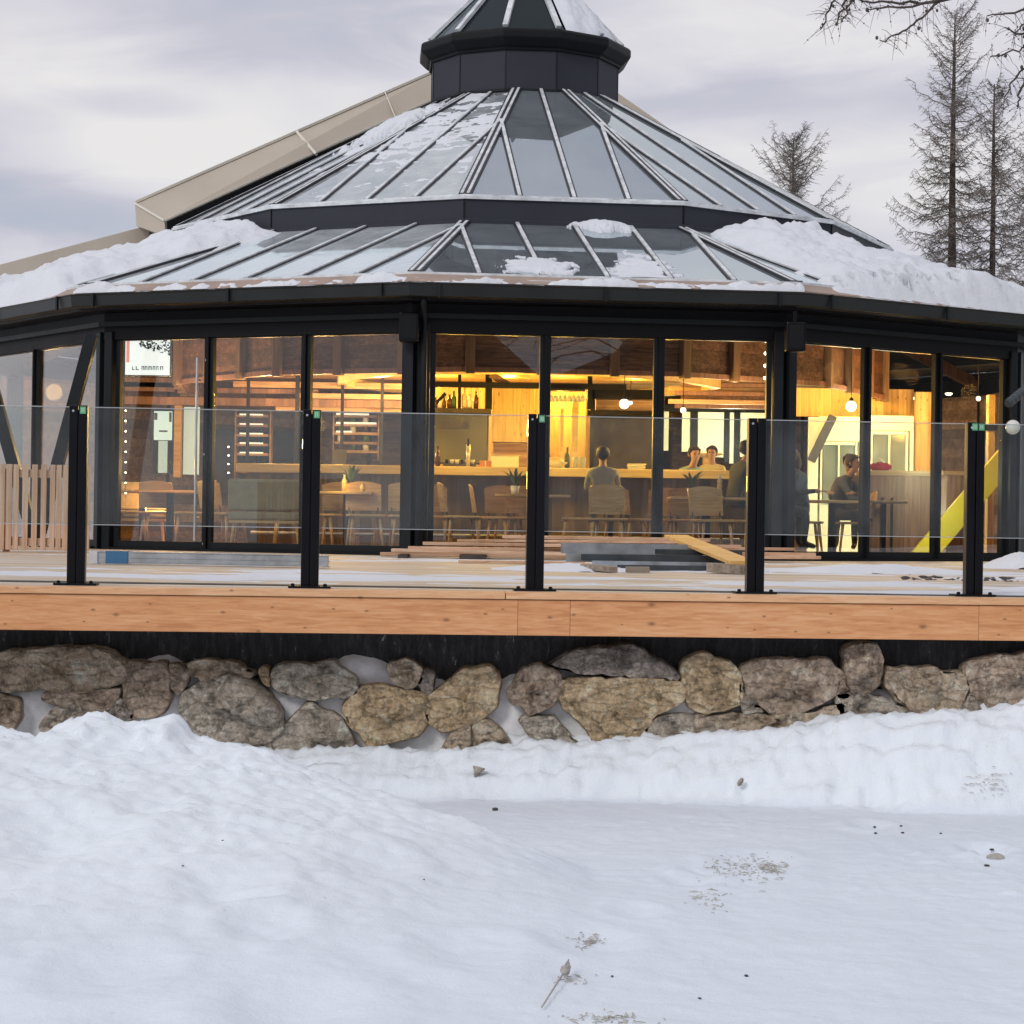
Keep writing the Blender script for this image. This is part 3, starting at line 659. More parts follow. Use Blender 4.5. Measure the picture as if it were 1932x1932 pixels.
# ------------------------------------------------------------------ the round pavilion
CX, CY = 0.2, 34.4
PHI0 = -9.0
def ang(k):
    return PHI0 + 30 * k - (2.6 if k % 12 == 2 else 0)
def ringpt(R, phi, z):
    """Point on the twelve-sided ring with corner radius R in direction phi (0 = towards the viewer)."""
    k = math.floor((phi - PHI0) / 30.0)
    if ang(k + 1) <= phi: k += 1
    if ang(k) > phi: k -= 1
    a0 = R_(ang(k)); a1 = R_(ang(k + 1))
    p0 = Vector((math.sin(a0), -math.cos(a0))); p1 = Vector((math.sin(a1), -math.cos(a1)))
    d = Vector((math.sin(R_(phi)), -math.cos(R_(phi))))
    e = p1 - p0
    t = (p0.x * d.y - p0.y * d.x) / (d.x * e.y - d.y * e.x) if abs(d.x * e.y - d.y * e.x) > 1e-9 else 0
    q = p0 + e * t
    return Vector((CX + R * q.x, CY + R * q.y, z))
def cor(R, k, z): return ringpt(R, ang(k) + 1e-7, z)
def zz(rel): return EYE + rel
ALLK = list(range(-6, 6))
def ring_sweep(b, prof, ks=None, closed_prof=True):
    ks = ks if ks is not None else list(range(-6, 7))
    o = len(b.v); n = len(prof)
    for k in ks:
        for r, z in prof: b.v.append(tuple(cor(r, k, z)))
    for i in range(len(ks) - 1):
        for j in range(n if closed_prof else n - 1):
            j2 = (j + 1) % n
            b.f.append((o + i * n + j, o + (i + 1) * n + j, o + (i + 1) * n + j2, o + i * n + j2))
    return b

pav = thing('pavilion', 'twelve-sided restaurant pavilion with glazed two-tier roof and dark cupola', 'building', (CX, CY, DECK))
RF, RE, RG, RB, RD = 8.72, 9.34, 9.05, 5.80, 1.53
ZT, ZB = zz(2.36), DECK
# plinth and floor
b = MB(); ring_sweep(b, [(8.9, -0.2), (8.9, DECK - 0.06), (0.1, DECK - 0.06), (0.1, -0.2)]); b.build('plinth', M['anthracite'], pav)
b = MB(); ring_sweep(b, [(8.6, DECK + 0.006), (8.6, DECK + 0.03), (0.05, DECK + 0.03), (0.05, DECK + 0.006)]); b.build('floor', M['floor'], pav)
# ceiling and rafters inside
b = MB(); ring_sweep(b, [(5.66, zz(2.34)), (5.66, zz(2.40)), (0.05, zz(2.40)), (0.05, zz(2.34))]); b.build('ceiling', M['ceil'], pav)
for k in range(12):
    P_ = [cor(5.70, k, zz(2.06)), cor(5.70, k + 1, zz(2.06))]
    e_ = (P_[1] - P_[0]).normalized(); n_ = Vector((e_.y, -e_.x, 0))
    b = MB(); b.hexa([P_[0] - n_ * 0.05, P_[1] - n_ * 0.05, P_[1], P_[0], *[p + Vector((0, 0, 1.9)) for p in (P_[0] - n_ * 0.05, P_[1] - n_ * 0.05, P_[1], P_[0])]])
    b.build('ring_cladding', M['skirt'], pav)
    for t_ in (0.03, 0.36, 0.70):
        p = P_[0].lerp(P_[1], t_) + n_ * 0.06; b = MB(); b.box((p.x, p.y, zz(2.95)), (0.13, 0.11, 1.88), math.atan2(e_.y, e_.x)); b.build('rafter', M['rafter'], pav, bevel=0.008)
    b = MB(); p = (P_[0] + P_[1]) / 2 + n_ * 0.015; b.box((p.x, p.y, zz(2.07)), ((P_[1] - P_[0]).length, 0.06, 0.07), math.atan2(e_.y, e_.x)); b.build('ring_trim', M['redpanel'], pav)
for k in range(12):
    b = MB(); b.bar(cor(RF - 0.15, k, zz(2.55)), cor(5.75, k, zz(3.7)), 0.10, 0.2); b.build('roof_beam', M['rafter'], pav)
b = MB(); ring_sweep(b, [(3.15, zz(2.20)), (3.15, zz(2.35)), (3.0, zz(2.35)), (3.0, zz(2.20))]); b.build('ring_beam', M['bartop'], pav)
# lintel, soffit, gutter
b = MB(); ring_sweep(b, [(8.62, zz(2.30)), (8.80, zz(2.30)), (8.80, zz(2.66)), (8.62, zz(2.66))]); b.build('lintel', M['anthracite'], pav)
b = MB(); ring_sweep(b, [(8.84, zz(2.46)), (8.9, zz(2.46)), (8.9, zz(2.52)), (8.84, zz(2.52))]); b.build('lintel_trim', M['frame'], pav)
b = MB(); ring_sweep(b, [(8.5, zz(2.64)), (9.2, zz(2.64)), (9.2, zz(2.70)), (8.5, zz(2.70))]); b.build('soffit', M['black'], pav)
b = MB(); ring_sweep(b, [(9.2, zz(2.66)), (9.34, zz(2.68)), (9.36, zz(2.81)), (9.375, zz(2.835)), (9.30, zz(2.835)), (9.2, zz(2.80))]); gut = b.build('gutter', M['gutter'], pav, bevel=0.006)
b = MB(); ring_sweep(b, [(9.06, zz(2.985)), (9.06, zz(2.94)), (9.29, zz(2.84)), (9.29, zz(2.862))]); b.build('eave_flashing', M['flash'], pav)
for ph in [ang(k) + o for k in ALLK for o in (-2.2, 2.2, 14.6)]:
    b = MB(); p = ringpt(9.385, ph, zz(2.75)); b.box(p, (0.03, 0.03, 0.175), R_(ph)); b.build('gutter_joint', M['frame'], gut)
# lower glazed roof
zG, zB0 = zz(2.985), zz(4.05)
icy_sky = {-3: 'icy_sky_glass', -2: 'icy_sky_glass', -1: 'icy_sky_glass', 0: 'roofglass', 1: 'icy_sky_glass', 2: 'icy_sky_glass'}
def facet_bars(k, Rb, zb, Rt, zt, nbar, w, h, hipw):
    """Glazing bars of one facet: parallel to its fall line, cut off where they meet a hip."""
    A0, A1, T0, T1 = cor(Rb, k, zb), cor(Rb, k + 1, zb), cor(Rt, k, zt), cor(Rt, k + 1, zt)
    mid_b = (A0 + A1) / 2; mid_t = (T0 + T1) / 2; e = (A1 - A0).normalized(); fall = mid_t - mid_b
    nrm = e.cross(fall).normalized(); half = (A1 - A0).length / 2; halft = (T1 - T0).length / 2
    out = []
    for i in range(1, nbar):
        s = -half + 2 * half * i / nbar
        t = min(1.0, (half - abs(s)) / (half - halft) - 0.0)
        if t < 0.05: continue
        a = mid_b + e * s; c = a + fall * t
        out.append((a + nrm * h * 0.5, c + nrm * h * 0.5))
    return out, (A0, A1, T1, T0), nrm, e
def glazed_roof(Rb, zb, Rt, zt, nbar, w, h, mats, name_pane, ks):
    for k in ks:
        bars, quad, nrm, e = facet_bars(k, Rb, zb, Rt, zt, nbar, w, h, 0.06)
        b = MB(); lo = [p - nrm * 0.025 for p in quad]
        b.hexa(lo + list(quad)); b.build(name_pane, M[mats.get(k, 'roofglass')], pav)
        for a, c in bars:
            b = MB(); b.bar(a, c, w, h, nrm); ba = b.build('glazing_bar', M['alu'], pav, bevel=0.005)
            b = MB()
            for sgn in (-1, 1): b.bar(a + e * sgn * (w / 2 + 0.012) - nrm * h * 0.3, c + e * sgn * (w / 2 + 0.012) - nrm * h * 0.3, 0.022, h * 0.55, nrm)
            b.build('gasket', M['bar_dark'], ba)
    for k in list(ks) + [ks[-1] + 1]:
        b = MB(); g = MB()
        for off in (-0.7, 0.7):
            fb = off * 0.062 / (Rb * math.sin(R_(1))) ; ft = off * 0.062 / (Rt * math.sin(R_(1)))
            a = ringpt(Rb, ang(k) + fb, zb + h * 0.6); c = ringpt(Rt, ang(k) + ft, zt + h * 0.6)
            b.bar(a, c, w * 0.85, h)
        a = cor(Rb, k, zb + 0.012); c = cor(Rt, k, zt + 0.012)
        hb = b.build('hip_bar', M['alu'], pav, bevel=0.005)
        g.bar(a, c, 0.17, 0.03); g.build('gasket', M['bar_dark'], hb)
    ks2 = list(ks) + [ks[-1] + 1]
    b = MB(); ring_sweep(b, [(Rb + 0.015, zb - 0.03), (Rb + 0.04, zb - 0.03), (Rb + 0.04, zb + 0.012), (Rb + 0.015, zb + 0.012)], ks2); b.build('drip_rail', M['alu'], pav)
glazed_roof(RG, zG, RB, zB0, 6, 0.05, 0.036, icy_sky, 'lower_roof_glass', list(range(-6, 6)))
# slate band between the tiers
b = MB(); ring_sweep(b, [(RB - 0.1, zz(3.95)), (RB + 0.03, zz(3.98)), (RB + 0.03, zz(4.09)), (RB + 0.01, zz(4.11)), (RB + 0.01, zz(4.375)), (RB - 0.1, zz(4.375))]); bd = b.build('upper_band', M['band'], pav)
for k in ALLK:
    b = MB(); p = cor(RB + 0.015, k, zz(4.24)); b.box(p, (0.02, 0.012, 0.26), R_(ang(k))); b.build('band_seam', M['black'], bd)
b = MB(); ring_sweep(b, [(RB - 0.06, zz(4.37)), (RB + 0.045, zz(4.37)), (RB + 0.045, zz(4.41)), (RB - 0.06, zz(4.425))]); b.build('sill_flashing', M['alu'], pav)
zU, zD = zz(4.425), zz(6.73)
upm = {-3: 'frostglass', -2: 'frostglass', -1: 'frostglass', 0: 'roofglass', 1: 'roofglass', 2: 'roofglass'}
glazed_roof(RB - 0.02, zU, RD - 0.02, zD, 4, 0.05, 0.036, upm, 'upper_roof_glass', list(range(-6, 6)))
# cupola drum and cap
CUX = 0.09
ROT = R_(19)
b = MB(); b.lathe((CUX, CY, 0), [(RD + 0.01, zz(6.62)), (RD + 0.01, zz(7.40)), (RD - 0.3, zz(7.42))], 12, ROT); dr = b.build('cupola_drum', M['band'], pav)
for k in range(12):
    a = R_(-11 + 30 * k); b = MB(); b.box((CUX + (RD + 0.01) * math.sin(a), CY - (RD + 0.01) * math.cos(a), zz(7.0)), (0.02, 0.012, 0.72), a); b.build('cladding_seam', M['frame'], dr)
b = MB(); b.lathe((CUX, CY, 0), [(RD + 0.015, zz(6.70)), (RD + 0.04, zz(6.70)), (RD + 0.04, zz(6.74)), (RD + 0.015, zz(6.74))], 12, ROT); b.build('drum_drip', M['frame'], dr)
b = MB(); b.lathe((CUX, CY, 0), [(1.42, zz(7.34)), (1.575, zz(7.34)), (1.59, zz(7.375)), (1.63, zz(7.40)), (1.735, zz(7.50)), (1.745, zz(7.52)), (1.745, zz(7.61)), (1.715, zz(7.65)), (1.55, zz(7.69))], 12, ROT); cap = b.build('cap_rim', M['anthracite'], pav, bevel=0.008)
capPHI = -11
cb_ = 1.60; ca = zz(9.32)
b = MB()
for k in range(12):
    a = R_(capPHI + 30 * k); b.v.append((CUX + cb_ * math.sin(a), CY - cb_ * math.cos(a), zz(7.66)))
for k in range(12):
    a = R_(capPHI + 30 * k); b.v.append((CUX + 0.12 * math.sin(a), CY - 0.12 * math.cos(a), ca - 0.12))
for k in range(12): b.f.append((k, (k + 1) % 12, 12 + (k + 1) % 12, 12 + k))
b.build('cap_glass', M['capglass'], pav)
for k in range(12):
    a = R_(capPHI + 30 * k); d = Vector((math.sin(a), -math.cos(a), 0))
    p0 = Vector((CUX, CY, zz(7.70))) + d * 1.61; p1 = Vector((CUX, CY, ca - 0.09)) + d * 0.12
    b = MB(); b.bar(p0, p1, 0.085, 0.06); b.build('cap_bar', M['alu'], pav, bevel=0.006)
b = MB(); b.lathe((CUX, CY, ca - 0.15), [(0.14, 0), (0.16, 0.08), (0.08, 0.2), (0.02, 0.4)], 12); b.build('finial', M['anthracite'], pav)

# facade: columns, frames with panes
for k in ALLK:
    b = MB(); ph = R_(ang(k))
    c = cor(RF, k, 0); d = Vector((math.sin(ph), -math.cos(ph), 0)); s_ = Vector((math.cos(ph), math.sin(ph), 0))
    for off in (-0.075, 0.075):
        q = c + s_ * off
        b.box((q.x, q.y, (ZB + ZT) / 2 + 0.02), (0.115, 0.2, ZT - ZB + 0.04), ph + R_(-15 if off < 0 else 15))
    b.box((c.x - d.x * 0.06, c.y - d.y * 0.06, (ZB + ZT) / 2 + 0.01), (0.16, 0.14, ZT - ZB + 0.02), ph)
    if k == 2:
        q = c + s_ * 0.16; b.box((q.x - d.x * 0.05, q.y - d.y * 0.05, (ZB + ZT) / 2), (0.2, 0.16, ZT - ZB), ph)
    b.build('column', M['frame'], pav, bevel=0.006)
def facade_facet(k, n, door=False, mat='pane'):
    A = cor(RF, k, 0); C = cor(RF, k + 1, 0); e = (C - A).normalized(); L = (C - A).length; nrm = Vector((e.y, -e.x, 0))
    rz = math.atan2(e.y, e.x); m0 = 0.14; w = (L - 2 * m0) / n
    for i in range(n):
        u0 = m0 + i * w; u1 = u0 + w; fw = 0.068; th = 0.075
        zb = DECK + 0.032; zt = ZT - 0.002
        b = MB()
        def bx(ua, ub, za, zc, t=th, off=0.0):
            c = A + e * ((ua + ub) / 2) + nrm * off; b.box((c.x, c.y, (za + zc) / 2), (ub - ua, t, zc - za), rz)
        bx(u0 + 0.001, u0 + fw, zb, zt); bx(u1 - fw, u1 - 0.001, zb, zt); bx(u0 + fw, u1 - fw, zt - 0.075, zt); bx(u0 + fw, u1 - fw, zb, zb + 0.085)
        fr = b.build('door_frame' if (door and i == 0) else 'window_frame', M['frame'], pav, bevel=0.004)
        b = MB(); bx(u0 + fw, u1 - fw, zb + 0.085, zt - 0.075, 0.008); b.build('pane', M[mat], fr)
        if i:
            b = MB(); bx(u0 - 0.018, u0 + 0.018, zb, zt, 0.05, 0.055); b.build('mullion_cover', M['anthracite'], fr)
        if door and i == 0:
            b = MB(); c = A + e * (u1 - 0.13) + nrm * 0.1
            b.tube([(c.x, c.y, zb + 0.1), (c.x, c.y, zt - 0.32)], 0.017, 8)
            for z in (zb + 0.4, zt - 0.6):
                b.tube([(c.x, c.y, z), (c.x - nrm.x * 0.09, c.y - nrm.y * 0.09, z)], 0.01, 6)
            b.build('door_handle', M['screw'], fr)
            b = MB()
            for z in (zb + 0.06, zb + 1.2, zt - 0.35): c2 = A + e * (u1 - 0.03) + nrm * 0.045; b.sphere(c2 + Vector((0, 0, z)), 0.02, 6)
            b.build('hinge_stud', M['screw'], fr)
    b = MB(); c = (A + C) / 2 + nrm * 0.05; b.box((c.x, c.y, DECK + 0.017), (L - 0.25, 0.2, 0.03), rz); b.build('sill', M['anthracite'], pav)
facade_facet(-3, 2); facade_facet(-2, 2); facade_facet(-1, 3, door=True); facade_facet(0, 3); facade_facet(1, 3)
# solid rear and side walls, timber inside and dark cladding outside; the far side has a few window openings
def wall_facet(k, openings=()):
    A = cor(RF, k, 0); C = cor(RF, k + 1, 0); e = (C - A).normalized(); L = (C - A).length; nrm = Vector((e.y, -e.x, 0)); rz = math.atan2(e.y, e.x)
    for nm, off, mt, th in (('outer_wall', 0.03, 'anthracite', 0.08), ('inner_wall', -0.065, 'wall', 0.10)):
        b = MB()
        def bx(ua, ub, za, zc):
            c = A + e * ((ua + ub) / 2) + nrm * off; b.box((c.x, c.y, (za + zc) / 2), (ub - ua, th, zc - za), rz)
        u = 0.02
        for (ua, ub, za, zc) in openings:
            bx(u, ua, DECK + 0.03, ZT); bx(ua, ub, DECK + 0.03, za); bx(ua, ub, zc, ZT); u = ub
        bx(u, L - 0.02, DECK + 0.03, ZT)
        w_ = b.build(nm, M[mt], pav)
    for (ua, ub, za, zc) in openings:
        b = MB()
        def bx2(u0, u1, z0, z1, t):
            c = A + e * ((u0 + u1) / 2); b.box((c.x, c.y, (z0 + z1) / 2), (u1 - u0, t, z1 - z0), rz)
        bx2(ua + .001, ua + 0.07, za + .001, zc - .001, 0.1); bx2(ub - 0.07, ub - .001, za + .001, zc - .001, 0.1); bx2(ua + 0.07, ub - 0.07, zc - 0.07, zc - .001, 0.1); bx2(ua + 0.07, ub - 0.07, za + .001, za + 0.07, 0.1)
        fr = b.build('rear_window_frame', M['rafter'], pav)
        b = MB(); bx2(ua + 0.07, ub - 0.07, za + 0.07, zc - 0.07, 0.008); b.build('pane', M['pane'], fr)
wall_facet(2)
wall_facet(3); wall_facet(4)
wall_facet(5, [(2.7, 3.5, DECK + 0.75, DECK + 2.3)]); wall_facet(-6, [(0.35, 0.9, DECK + 0.4, DECK + 2.35), (1.25, 1.95, DECK + 0.1, DECK + 2.45)])
wall_facet(-5, [(1.6, 3.6, DECK + 0.8, DECK + 2.2)]); wall_facet(-4)
# loudspeakers, downpipe
for (px, py, Y, nm) in ((772, 604, 25.55, 'left'), (1500, 622, 25.7, 'right')):
    p = at(px, py + 14, Y)
    t = thing('loudspeaker', 'small black outdoor loudspeaker under the eave beside the %s' % ('downpipe' if nm == 'left' else 'column right of the middle windows'), 'loudspeaker', p)
    b = MB(); b.box(p, (0.24, 0.2, 0.36)); b.build('cabinet', M['black'], t, bevel=0.02)
    b = MB(); b.lathe(p + Vector((0, -0.105, 0)), [(0.001, 0)], 4); b = MB(); b.box(p + Vector((0, -0.103, 0)), (0.18, 0.008, 0.28)); b.build('grille', M['anthracite'], t)
    b = MB(); b.box(p + Vector((0, 0.06, 0.24)), (0.05, 0.05, 0.16)); b.build('bracket', M['black'], t)
p = cor(RF + 0.16, 0, 0) + Vector((0.10, 0.0, 0))
b = MB(); b.tube([(p.x, p.y - 0.35, zz(2.68)), (p.x, p.y - 0.33, zz(2.60)), (p.x, p.y, zz(2.42)), (p.x, p.y, zz(2.3)), (p.x, p.y, DECK + 0.02)], 0.035, 10)
dp = b.build('downpipe', M['frame'], pav, smooth=True)
b = MB()
for z in (DECK + 0.35, DECK + 1.6): b.lathe((p.x, p.y, z), [(0.042, 0), (0.042, 0.05)], 10)
b.build('pipe_clip', M['anthracite'], dp)
# V struts outside the glass on the left; the yellow brace inside on the right
V0 = at(68, 1030, 26.9)
for tx_ in (174, -42):
    b = MB(); b.bar(V0, at(tx_, 632, 26.9), 0.15, 0.15, (0, 1, 0)); b.build('strut', M['frame'], pav, bevel=0.01)

# ------------------------------------------------------------------ snow on the roofs
def roof_snow(name, ph0, ph1, Rb, zb, Rt, zt, tfun, label, du=0.35, nv=70, seed=0):
    nu = int((ph1 - ph0) / du) + 1
    b = MB(); keep = []
    for i in range(nu):
        ph = ph0 + (ph1 - ph0) * i / (nu - 1)
        for j in range(nv):
            v = j / (nv - 1)
            a = ringpt(Rt, ph, zt); c = ringpt(Rb, ph, zb); p = a.lerp(c, v)
            t = tfun(ph, v, p)
            b.v.append((p.x, p.y, p.z + max(-0.05, t))); keep.append(t > -0.03)
    for i in range(nu - 1):
        for j in range(nv - 1):
            q = (i * nv + j, i * nv + j + 1, (i + 1) * nv + j + 1, (i + 1) * nv + j)
            if any(keep[x] for x in q): b.f.append(q)
    o = b.build(name, M['rsnow'], smooth=True)
    return tag(o, label, 'snow')
def rs(a, b_, x):
    t = min(1, max(0, (x - a) / (b_ - a))); return t * t * (3 - 2 * t)
def t_right(ph, v, p):
    n = fbm(p * 1.6, 4, 0.55); n2 = fbm(p * 6, 3)
    left = 23.2 + 1.0 * n + (1 - v) * 1.2
    e = rs(left, left + 3.5, ph) * rs(0.0, 0.06, v) * (1 - rs(0.90, 1.0, v)) * (1 - rs(40 + 6 * v, 50 + 2 * v, ph))
    hole = rs(0.30, 0.55, n2 + 0.35 - abs(v - 0.92) * 7 - abs(ph - 33) * 0.05)
    t = 0.36 * (0.75 + 0.35 * n + 0.12 * n2) * (0.6 + 0.4 * rs(24, 40, ph))
    return t * e ** 0.6 - 0.06 * (1 - e) - 0.5 * hole + 0.02 * n2
def t_left(ph, v, p):
    n = fbm(p * 1.6 + Vector((9, 0, 0)), 4, 0.55); n2 = fbm(p * 6, 3)
    lim = -42 + 9 * (1 - v) ** 1.8 + 1.5 * n
    e = (1 - rs(lim - 5.0, lim, ph)) * rs(0.0, 0.05, v) * (1 - rs(0.90, 1.0, v))
    t = 0.34 * (0.8 + 0.35 * n) * (0.45 + 0.55 * (1 - rs(-48, -36, ph)))
    return t * e ** 0.6 - 0.06 * (1 - e) + 0.015 * n2
sn1 = roof_snow('roof_snow_slab', 18, 60, 9.3, zz(2.90), RB + 0.05, zz(4.06), t_right, 'thick snow slab sliding down the right part of the lower roof')
sn2 = roof_snow('roof_snow_slab', -100, -22, 9.3, zz(2.90), RB + 0.05, zz(4.06), t_left, 'thick snow slab lying on the left part of the lower roof')
def t_gut(ph, v, p):
    n = fbm(p * 2.2 + Vector((0, 4, 0)), 4, 0.6)
    on = (0.10 if ph < -36 or (-13.5 < ph < -9.4) else (0.12 if ph > 1.0 else -0.30))
    return (0.085 * (n + on + 0.12)) * rs(0.30, 0.55, v + 0.25 * n) * (1 - rs(0.93, 1.0, v)) - 0.02 * (1 - rs(0.30, 0.5, v))
roof_snow('gutter_snow', -39, 20.8, 9.33, zz(2.85), 9.08, zz(2.975), t_gut, 'broken strip of snow caught above the front gutter', du=0.14, nv=16)
def patch(name, px, py, w, h, th, phc, R, zc, label, mat='rsnow', sd=0):
    """Lump of snow resting on a roof facet."""
    return None
def t_patch(pc, rx, ry, th, sd):
    def f(ph, v, p):
        d = Vector(((p.x - pc.x) / rx, (p.y - pc.y) / ry)); n = fbm(p * 5 + Vector((sd, 0, 0)), 4, 0.6)
        r = d.length + 0.6 * n
        return th * max(-0.5, (1 - r ** 2)) ** 1.0 * (1 + 0.5 * n) if r < 1 else -0.05
    return f
pc = ringpt(5.98, 9.6, 0); roof_snow('snow_clump', 2, 18, RG, zG + 0.01, RB + 0.03, zB0 + 0.01, t_patch(pc, 0.42, 0.18, 0.12, 1), 'snow clump under the slate band above the middle windows', du=0.12, nv=90)
pc = ringpt(8.55, 0.6, 0); roof_snow('snow_clump', -6, 8, RG, zG + 0.01, RB, zB0 + 0.01, t_patch(pc, 0.42, 0.45, 0.055, 2), 'snow clump sliding between two glazing bars above the gutter', du=0.12, nv=110)
pc = ringpt(8.6, 9.5, 0); roof_snow('snow_clump', 4, 17, RG, zG + 0.01, RB, zB0 + 0.01, t_patch(pc, 0.35, 0.9, 0.018, 5), 'thin snow film on the roof pane right of the sliding clump', du=0.15, nv=90)
# snow on the upper roof
pc = ringpt(2.7, -53, 0); roof_snow('snow_clump', -85, -38, RB, zU + 0.02, RD, zD + 0.02, t_patch(pc, 0.7, 0.5, 0.16, 4), 'snow clump on the upper left roof below the cupola', du=0.6, nv=110)
def t_film(ph, v, p):
    n = fbm(p * 1.3 + Vector((3, 1, 0)), 5, 0.62)
    n2 = fbm(Vector((p.x * 2.0, p.y * 2.0, p.z * 9.0)), 4, 0.7)
    return 0.03 * (0.5 * n + 0.8 * n2 - 0.12 - 0.7 * rs(0.45, 0.95, v)) - 0.004 if -58 < ph < -10.5 else -0.05
roof_snow('snow_film', -80, -10, RB, zU - 0.002, RD, zD - 0.002, t_film, 'patchy snow film on the upper left roof panes', du=0.4, nv=120)
b = MB()
for i in range(40):
    for j in range(20):
        a = R_(24 + 46 * i / 39); v = j / 19; r = 1.62 + (0.25 - 1.62) * v * 0.95; z = zz(7.68) + (ca - zz(7.68)) * v * 0.92
        p = Vector((CUX + r * math.sin(a), CY - r * math.cos(a), z)); n = fbm(p * 2.5, 4, 0.6)
        e = min(1, min(i, 39 - i) / 6) * min(1, j / 2 + 0.2); t = (0.03 + 0.07 * n) * e - 0.04 * (1 - e)
        b.v.append((p.x + math.sin(a) * t * 0.6, p.y - math.cos(a) * t * 0.6, p.z + t * 0.7))
for i in range(39):
    for j in range(19): b.f.append((i * 20 + j, i * 20 + j + 1, (i + 1) * 20 + j + 1, (i + 1) * 20 + j))
tag(b.build('cap_snow', M['rsnow'], smooth=True), 'snow sticking to the right side of the cupola cap', 'snow')

# ------------------------------------------------------------------ annex behind with the beige rake
anx = thing('annex_roof_gable', 'beige clad gable of the building rising behind the pavilion', 'building', (0, 38, 0))
YL, YR = 34.0, 38.2
T0, T1 = at(255, 383, YL), at(832, 130, YR); B0, B1 = at(311, 416, YL - 0.4), at(832, 181, YR - 0.4)
back = Vector((0, 1.2, 0.05))
b = MB(); b.hexa([B0, B1, B1 + back, B0 + back, T0, T1, T1 + back, T0 + back]); rk = b.build('rake_cladding', M['beige'], anx, bevel=0.012)
b = MB()
e0 = at(257, 426, YL); e1 = at(311, 445, YL - 0.4)
b.hexa([e1, e1 + back, e0 + back, e0, B0 - Vector((.004, 0, 0)), B0 + back, T0 + back, T0 - Vector((.004, 0, 0))]); b.build('rake_end', M['beige'], anx)
for (fx) in (0.5, 0.80):
    p0 = T0.lerp(T1, fx); p1 = B0.lerp(B1, fx); b = MB(); b.bar(p0 + Vector((0, -0.03, 0)), p1 + Vector((0.09, -0.03, 0)), 0.045 if fx < 0.7 else 0.02, 0.06, (0, 1, 0)); b.build('cladding_joint', M['beige_edge'], rk)
b = MB(); b.bar(T0 + Vector((0, -.01, 0.015)), T1 + Vector((0, -.01, 0.015)), 0.05, 0.04); b.bar(B0 + Vector((0, -.012, 0)), B1 + Vector((0, -.012, 0)), 0.03, 0.03)
b.bar(T0 + Vector((-.01, -.02, 0)), B0 + Vector((-.01, -.02, 0)), 0.03, 0.03); b.build('edge_trim', M['beige_edge'], rk)
s0, s1 = at(312, 417, YL - 0.2), at(832, 183, YR - 0.2)
b = MB(); dn_ = Vector((0, 0, -0.3)); b.hexa([s0 + dn_, s1 + dn_, s1 + back + dn_, s0 + back + dn_, s0, s1, s1 + back, s0 + back]); b.build('soffit', M['black'], anx)
# right slope, mostly hidden by the cupola and roof
q0, q1 = at(1155, 168, YR), at(1345, 300, YR - 1.0)
b = MB(); hh = Vector((0, 0, -0.75)); b.hexa([q0 + hh, q1 + hh, q1 + hh + back, q0 + hh + back, q0, q1, q1 + back, q0 + back]); b.build('rake_cladding', M['beige'], anx)
q2, q3 = at(832, 132, YR + 0.02), at(1155, 170, YR + 0.02); apex = at(990, 70, YR)
# lower parapet running on to the left, and the wall below
l0, l1 = at(282, 424, YL + 0.3), at(-140, 536, YL - 1.5)
b = MB(); hh = Vector((0, 0, -0.9)); b.hexa([l1 + hh, l0 + hh, l0 + hh + back, l1 + hh + back, l1, l0, l0 + back, l1 + back]); b.build('low_parapet', M['beige'], anx, bevel=0.01)
b = MB(); b.hexa([Vector((x, y, z)) for z in (0, zz(2.6)) for x, y in ((-9.5, 43.5), (10, 43.5), (10, 50), (-9.5, 50))]); b.build('rear_wall', M['anthracite'], anx)
b = MB(); pk_ = at(990, 60, YR + 2); b.add([(-9.5, 43.6, zz(2.6)), (10, 43.6, zz(2.6)), (pk_.x, 43.6, pk_.z + 0.3), (-9.5, 50, zz(2.6)), (10, 50, zz(2.6)), (pk_.x, 50, pk_.z + 0.3)], [(0, 1, 2), (3, 5, 4), (0, 2, 5, 3), (1, 4, 5, 2)])
b.build('rear_roof', M['band'], anx)

# ------------------------------------------------------------------ interior
FL = DECK + 0.03
def px_x(px, Y): return at(px, 900, Y).x
# bar counter
bx0, bx1, BY = px_x(446, 29.8), px_x(1425, 29.8), 29.8
bar = thing('bar_counter', 'long bar counter with a thick yellow-lit timber top', 'bar counter', ((bx0 + bx1) / 2, BY, FL))
b = MB(); b.box(((bx0 + bx1) / 2, BY + 0.35, zz(0.715)), (bx1 - bx0, 0.8, 0.125)); b.build('top', M['bartop'], bar, bevel=0.01)
b = MB(); b.box(((bx0 + bx1) / 2, BY + 0.45, FL + 0.52), (bx1 - bx0 - 0.2, 0.4, 1.04)); b.build('front', M['barfront'], bar)
b = MB(); b.tube([(bx0 + 0.2, BY + 0.1, FL + 0.2), (bx1 - 0.2, BY + 0.1, FL + 0.2)], 0.025, 8); b.build('foot_rail', M['steel'], bar, smooth=True)
CT = zz(0.7775)
